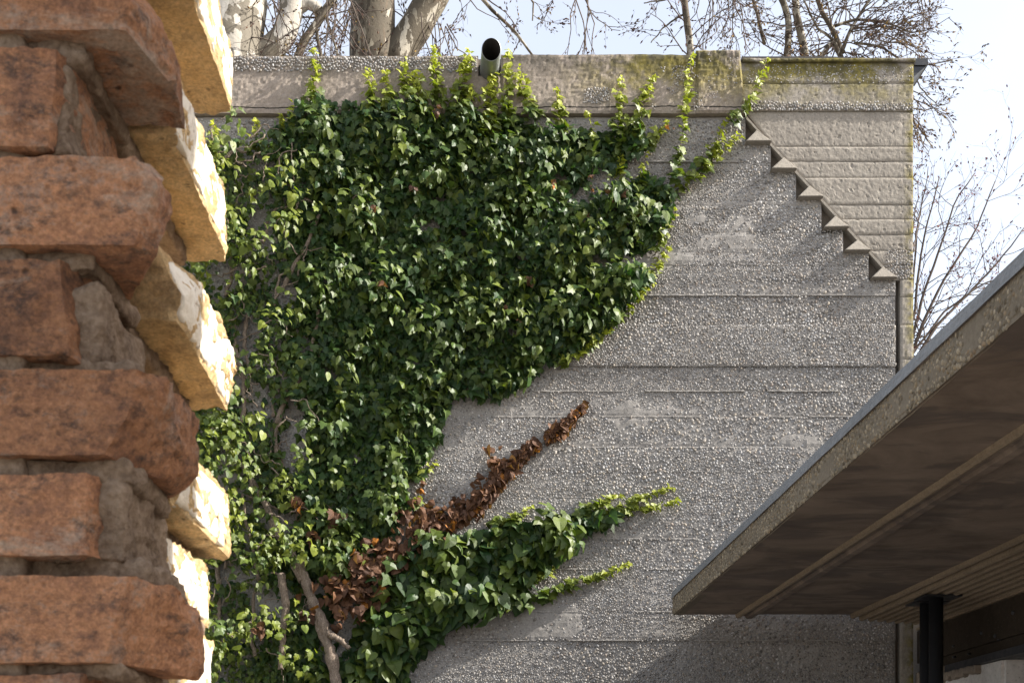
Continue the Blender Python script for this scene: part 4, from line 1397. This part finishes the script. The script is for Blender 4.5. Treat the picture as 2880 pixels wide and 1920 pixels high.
dead = empty('withered_ivy', (xw(1250), 7.95, 0), 'withered ivy branch with curled brown leaves slanting up the bare pebble wall', 'ivy')
L = Leaves()
TR = np.array([(960, 1700, 62), (1010, 1640, 62), (1070, 1590, 50), (1150, 1525, 46), (1200, 1490, 36), (1270, 1450, 32), (1340, 1430, 26), (1375, 1380, 14), (1410, 1335, 32), (1450, 1300, 12), (1490, 1265, 11), (1540, 1235, 14), (1580, 1205, 14), (1612, 1178, 3), (1640, 1142, 3)], float)
tt = np.linspace(0, 1, len(TR))
n = 1000
t = rng.uniform(0, 1, 3 * n) ** 1.05
t = t[fb2(t * 9.0, t * 0, 1.0, 3, 77) > 0.30 + 0.08 * np.clip(t * 2 - 0.6, 0, 1)][:n]
n = len(t)
px = np.interp(t, tt, TR[:, 0]) + rng.normal(0, .6, n) * np.interp(t, tt, TR[:, 2])
py = np.interp(t, tt, TR[:, 1]) + rng.normal(0, .6, n) * np.interp(t, tt, TR[:, 2])
extra_pts = np.array([(1010, 1590, 20), (960, 1480, 26), (1170, 1420, 18), (1185, 1380, 14), (1280, 1420, 14), (1330, 1360, 14), (1380, 1270, 14), (1385, 1300, 12), (895, 1520, 18), (880, 1750, 20), (1655, 565, 14), (1720, 590, 26), (1750, 575, 14), (1780, 620, 16), (1870, 395, 10), (1655, 530, 6), (740, 1780, 14), (850, 1430, 30), (1060, 640, 6), (1165, 570, 6), (1485, 820, 14), (1420, 890, 10), (1460, 930, 8), (1080, 840, 8), (1640, 640, 8), (1555, 550, 8), (1225, 350, 8), (1130, 1440, 16)])
for ex, ey, ew in extra_pts:
    k_ = 2 + int(ew / 6)
    px = np.concatenate([px, ex + rng.normal(0, .5, k_) * ew])
    py = np.concatenate([py, ey + rng.normal(0, .5, k_) * ew])
n = len(px)
pos = np.stack([xw(px), 8.0 - rng.uniform(0.02, 0.09, n) - np.clip((1250 - px) / 250, 0, 1) * 0.14 - np.where(py < 950, 0.1, 0.0), zw(py)], 1)
nr = np.array((0.1, -1, 0.2)) + rng.normal(0, 0.6, (n, 3))
tip = np.array((0, -0.2, -1.0)) + rng.normal(0, 0.5, (n, 3))
k_ = rng.uniform(0, 1, (n, 1))
col = np.array((0.07, 0.034, 0.02)) * (1 - k_) + np.array((0.17, 0.082, 0.042)) * k_
orange = rng.uniform(0, 1, n) > 0.95
col[orange] = (0.38, 0.15, 0.03)
L.add(pos, nr, tip, rng.uniform(0.034, 0.068, n) * np.clip(1.15 - 0.35 * (px - 1000) / 640, 0.7, 1.2) * np.where(py < 1000, 0.7, 1.0), rng.choice(4, n), col)
L.build(dead, DT, M['dead'], M['dead_obj'], 300, 'withered_foliage', 'withered_leaf')
stem_px('stem', dead, [(960, 1710), (1150, 1530), (1300, 1440), (1420, 1330), (1520, 1250), (1600, 1190), (1640, 1140)], 9, 3, 0.02, 6)

# ------------------------------------------------------------------ trees behind the wall
def perp(d):
    a = np.cross(d, rng.normal(0, 1, 3))
    return a / (np.linalg.norm(a) + 1e-9)


def twig(m, buds, p, d, ln, r, lev, droop, budp, budcol, spread=0.75, kids=(3, 6)):
    n = 6 if lev else 5
    pts = [p]
    d = d / np.linalg.norm(d)
    for k in range(n):
        d = d + rng.normal(0, 0.20, 3) + np.array((0, 0, -droop if lev < 2 else -droop * 0.6))
        d /= np.linalg.norm(d)
        pts.append(pts[-1] + d * ln / n)
    pts = np.array(pts)
    m.tube(pts, np.linspace(r, r * 0.45, n + 1), 4 if lev else 3, cap=False)
    if lev > 0:
        for _ in range(rng.integers(*kids)):
            t = rng.uniform(0.15, 1.0)
            i = min(n - 1, int(t * n))
            dd = (pts[i + 1] - pts[i])
            dd = dd / np.linalg.norm(dd) + perp(dd) * rng.uniform(0.4, spread + 0.35)
            twig(m, buds, pts[i] + (pts[i + 1] - pts[i]) * (t * n - i), dd, ln * rng.uniform(0.35, 0.65), r * 0.55, lev - 1, droop, budp, budcol, spread, kids)
    for k in range(1, n + 1):
        if rng.uniform() < budp:
            buds.append((pts[k] + rng.normal(0, 0.012, 3), pts[k] - pts[k - 1], budcol[rng.integers(len(budcol))]))


BUDV = np.array([(0, 0, 1.0), (1, 0, 0), (-0.5, 0.87, 0), (-0.5, -0.87, 0), (0, 0, -0.8)])
BUDT = np.array([(0, 1, 2), (0, 2, 3), (0, 3, 1), (4, 2, 1), (4, 3, 2), (4, 1, 3)])


def bud_mesh(buds, size, parent, name='buds'):
    if not buds:
        return
    n = len(buds)
    p = np.array([b[0] for b in buds])
    d = np.array([b[1] for b in buds])
    d /= np.linalg.norm(d, axis=1)[:, None] + 1e-9
    a = np.cross(d, np.tile((0.3, 0.8, 0.5), (n, 1)))
    a /= np.linalg.norm(a, axis=1)[:, None] + 1e-9
    b = np.cross(d, a)
    s = rng.uniform(size * 0.5, size * 1.3, n)[:, None, None]
    v = p[:, None] + s * (BUDV[None, :, 0, None] * a[:, None] * 0.6 + BUDV[None, :, 1, None] * b[:, None] * 0.6 + BUDV[None, :, 2, None] * d[:, None] * 1.5)
    t = (BUDT[None] + (np.arange(n) * 5)[:, None, None]).reshape(-1, 3)
    c = np.repeat(np.array([b_[2] for b_ in buds]) * rng.uniform(0.7, 1.3, (n, 1)), 5, 0)
    props(put(name, mesh_np(name, v.reshape(-1, 3), [t], M['bud'], False, c), parent), kind='stuff')


def limb_pts(pts, d, n=18, amp=4):
    x, y = wiggle([(a, b) for a, b, *_ in pts], n, amp)
    dep = np.interp(np.linspace(0, 1, n), np.linspace(0, 1, len(pts)), [p_[2] if len(p_) > 2 else 0 for p_ in pts]) + d
    return np.stack([P(a, b, c) for a, b, c in zip(x, y, dep)])


def tree(name, label, d, limbs, seeds, bark_='bark', budcol=((0.10, 0.045, 0.03),), budsize=0.02, budp=0.5, group='plane trees behind the wall', cat='tree', kids=(3, 6), droop=0.06):
    """limbs: (part name, picture points, width px at both ends, twig count, twig length m, level); the trunk runs to the ground"""
    first = limbs[0]
    base = limb_pts(first[1], d)[0]
    o = empty(name, (base[0], base[1], 0), label, cat, group)
    tm, buds = Mesh(), []
    for (pn, pts, w0, w1, nt_, tl, lv, *kw) in limbs:
        lp = limb_pts(pts, d, 18, kw[1] if len(kw) > 1 else 4)
        s = F / d
        r = np.linspace(w0, w1, len(lp)) / 2 / s
        if pn == 'trunk':
            lp = np.vstack([[lp[0][0], lp[0][1], -0.1], [lp[0][0], lp[0][1], lp[0][2] * 0.5], lp])
            r = np.concatenate([[r[0] * 1.5, r[0] * 1.1], r])
            k0 = 2
        else:
            k0 = 0
        m = Mesh()
        m.tube(lp, r, 20 if w0 > 40 else 9)
        me = m.build(pn, M[kw[0]] if kw and kw[0] else M[bark_], True)
        if w0 > 40:
            nv = len(me.vertices)
            co = np.empty(nv * 3, np.float32)
            me.vertices.foreach_get('co', co)
            co = co.reshape(-1, 3).astype(float)
            c_ = np.repeat(lp, 20, 0)
            c_ = np.vstack([c_, lp[:1], lp[-1:]])
            f_ = 1 + 0.25 * (fbm(co * 1.8, 3, 601) - 0.5)
            me.vertices.foreach_set('co', (c_ + (co - c_) * f_[:, None]).astype(np.float32).ravel())
            me.update()
        put(pn, me, o)
        for _ in range(int(nt_ * 0.5 + 0.5)):
            i = int(rng.integers(k0, len(lp) - 1))
            p_ = lp[i] + (lp[i + 1] - lp[i]) * rng.uniform()
            dd = (lp[i + 1] - lp[i])
            dd = dd / np.linalg.norm(dd)
            dd = dd * rng.uniform(0.1, 0.8) + perp(dd) * np.array((1, 0.6, 0.9))
            twig(tm, buds, p_, dd, tl * rng.uniform(0.6, 1.2), min(0.009, r[i] * 0.4), lv, droop, budp, budcol, kids=kids)
    for (x, y, dx, dz, tl, lv, nn) in seeds:
        for _ in range(nn):
            p_ = P(x + rng.normal(0, 12), y + rng.normal(0, 12), d + rng.normal(0, 0.5))
            twig(tm, buds, p_, np.array((dx, rng.normal(0, 0.25), dz)) + rng.normal(0, 0.25, 3), tl * rng.uniform(0.7, 1.2), 0.008, lv, droop, budp, budcol, kids=kids)
    props(put('twigs', tm.build('twigs', M['twig'], True), o), kind='stuff')
    bud_mesh(buds, budsize, o)
    return o


BROWN = ((0.07, 0.03, 0.022), (0.10, 0.045, 0.026), (0.05, 0.025, 0.02), (0.05, 0.025, 0.02), (0.20, 0.13, 0.035))
tree('plane_tree', 'thick plane tree with flaking mottled bark forking just above the parapet', 15.0,
     [('trunk', [(1048, 250), (1045, 120), (1048, 0), (1050, -200)], 132, 118, 6, 1.0, 2), ('limb', [(1100, 190), (1160, 90), (1218, -10), (1330, -220)], 92, 76, 4, 0.8, 2),
      ('branch', [(1230, -60), (1300, -70), (1340, -20), (1390, 35), (1450, 90), (1500, 160)], 14, 6, 14, 0.75, 2), ('branch', [(1300, -120), (1420, -60), (1500, 0), (1497, 60)], 10, 4, 10, 0.6, 2), ('branch', [(1400, -140), (1560, -60), (1620, -20)], 9, 4, 8, 0.6, 2)],
     [(985, 30, -0.3, -0.8, 0.9, 2, 5), (1250, 60, 0.3, -0.8, 0.9, 2, 5), (1180, 40, 0.2, -0.9, 0.8, 2, 4), (1630, -20, 0.1, -1, 1.0, 2, 5), (1570, -30, 0.0, -1, 0.5, 1, 2)], budcol=BROWN, budp=0.45, budsize=0.017, kids=(2, 5))
tree('plane_tree', 'massive pale plane tree trunk with smooth bleached bark beside the broken brick wall', 13.0,
     [('trunk', [(655, 260), (650, 120), (668, 0), (670, -160)], 190, 150, 8, 0.9, 2, 'bark_pale'), ('limb', [(640, 185), (740, 160), (800, 100), (822, 20), (850, -120)], 76, 62, 12, 0.8, 2, 'bark_pale'), ('limb', [(826, 30), (865, 10), (890, 20), (896, 30)], 34, 30, 4, 0.5, 1, 'bark_pale'),
      ('branch', [(832, 175), (860, 110), (900, 55), (948, -20), (1000, -100)], 24, 20, 8, 0.6, 2), ('branch', [(905, 175), (893, 110), (890, 60), (888, 20)], 11, 8, 4, 0.4, 1), ('branch', [(955, 175), (935, 100), (915, 50)], 7, 5, 6, 0.5, 1), ('branch', [(780, 150), (785, 60), (790, -20)], 8, 6, 8, 0.5, 2), ('branch', [(600, 60), (680, 100), (760, 150), (840, 165)], 8, 4, 14, 0.5, 2), ('branch', [(590, 20), (650, 30), (720, 60)], 7, 3, 10, 0.5, 2)],
     [(930, -40, 0.0, -1, 1.0, 2, 6), (990, -30, -0.2, -1, 0.9, 2, 5), (760, -30, 0.1, -1, 0.8, 2, 5)], budcol=BROWN, budp=0.4, budsize=0.013, kids=(2, 5))
tree('plane_tree', 'slender young plane tree with patchy bark rising behind the mossy parapet block', 17.0,
     [('trunk', [(1948, 250), (1940, 120), (1926, 20), (1918, -120)], 22, 17, 26, 0.9, 2, None, 2), ('branch', [(1926, 40), (1890, 60), (1860, 85), (1830, 120)], 6, 3, 7, 0.5, 1), ('branch', [(1924, -10), (1870, 0), (1810, 10)], 6, 3, 8, 0.5, 1)],
     [(2020, -40, 0.0, -1, 1.0, 2, 4), (1990, -30, 0.0, -1, 0.9, 2, 3)], budcol=((0.06, 0.03, 0.03), (0.09, 0.04, 0.03)), budp=0.42, budsize=0.02, kids=(2, 4))
tree('plane_tree', 'bare tree with crooked limbs and clouds of brown buds behind the wall corner', 16.0,
     [('trunk', [(2262, 260), (2262, 140), (2240, 40), (2236, -120)], 24, 18, 14, 0.9, 2, None, 3), ('limb', [(2212, 190), (2220, 80), (2215, 40), (2190, -20)], 20, 17, 12, 0.8, 2), ('branch', [(2150, 125), (2140, 80), (2120, 10), (2115, -60)], 10, 8, 8, 0.6, 2), ('limb', [(2290, 185), (2330, 130), (2345, 120), (2370, 170)], 16, 14, 18, 0.8, 2),
      ('limb', [(2370, 150), (2345, 90), (2310, 30), (2280, -60)], 15, 11, 24, 0.8, 2), ('branch', [(2355, 120), (2300, 80), (2260, 0)], 8, 5, 18, 0.7, 2), ('branch', [(2365, 150), (2400, 70), (2460, -20)], 11, 7, 26, 0.8, 2), ('branch', [(2345, 75), (2400, 55), (2480, 60), (2560, 90)], 9, 4, 26, 0.8, 2), ('branch', [(2400, 120), (2480, 130), (2560, 190), (2680, 170)], 7, 3, 18, 0.7, 2), ('branch', [(2560, 190), (2590, 250), (2640, 300)], 5, 2, 8, 0.5, 2), ('branch', [(2560, 330), (2600, 380), (2625, 418)], 5, 3, 5, 0.4, 1), ('branch', [(2540, 300), (2600, 310), (2670, 290)], 4, 2, 6, 0.4, 1)],
     [(2060, -20, 0.0, -1, 0.8, 2, 5), (2600, -30, 0.2, -1, 0.5, 1, 4), (2420, 140, 0.2, 0.2, 0.7, 2, 8), (2500, 100, 0.3, 0.0, 0.8, 2, 7), (2545, 260, 0.9, -0.3, 0.6, 2, 4), (2545, 330, 0.9, -0.4, 0.6, 2, 3)],
     budcol=BROWN + ((0.24, 0.14, 0.03),), budp=0.42, budsize=0.017, kids=(2, 5))
ELM = ((0.16, 0.035, 0.03), (0.10, 0.03, 0.03), (0.2, 0.05, 0.03))
tree('bare_tree', 'leafless tree with fanning upright branches and dark red buds between the wall and the canopy', 14.0,
     [('trunk', [(2540, 1250), (2545, 1120), (2550, 1040), (2560, 980)], 26, 20, 3, 0.6, 1, 'twig', 4), ('branch', [(2545, 1060), (2570, 930), (2600, 820), (2650, 680), (2690, 560), (2740, 490)], 11, 3, 22, 0.75, 2, 'twig', 6), ('branch', [(2550, 1040), (2600, 900), (2660, 780), (2740, 660), (2800, 510)], 11, 3, 20, 0.75, 2, 'twig', 6),
      ('branch', [(2550, 1050), (2640, 910), (2720, 830), (2820, 720), (2880, 640)], 11, 3, 22, 0.75, 2, 'twig', 6), ('branch', [(2540, 1020), (2575, 860), (2590, 720), (2615, 600), (2640, 500)], 10, 3, 20, 0.7, 2, 'twig', 6), ('branch', [(2550, 1040), (2560, 900), (2570, 780), (2580, 650), (2610, 470)], 9, 2, 18, 0.7, 2, 'twig', 6),
      ('branch', [(2560, 1010), (2650, 880), (2760, 800), (2860, 760)], 8, 3, 16, 0.7, 2, 'twig', 6)],
     [(2570, 700, 0.2, 0.9, 0.9, 2, 4)], 'twig', ELM, 0.014, 0.25, None, droop=-0.03, kids=(2, 5))
print('objects', len(sc.objects), 'tris', sum(len(o.data.loops) - 2 * len(o.data.polygons) for o in sc.objects if o.type == 'MESH'))
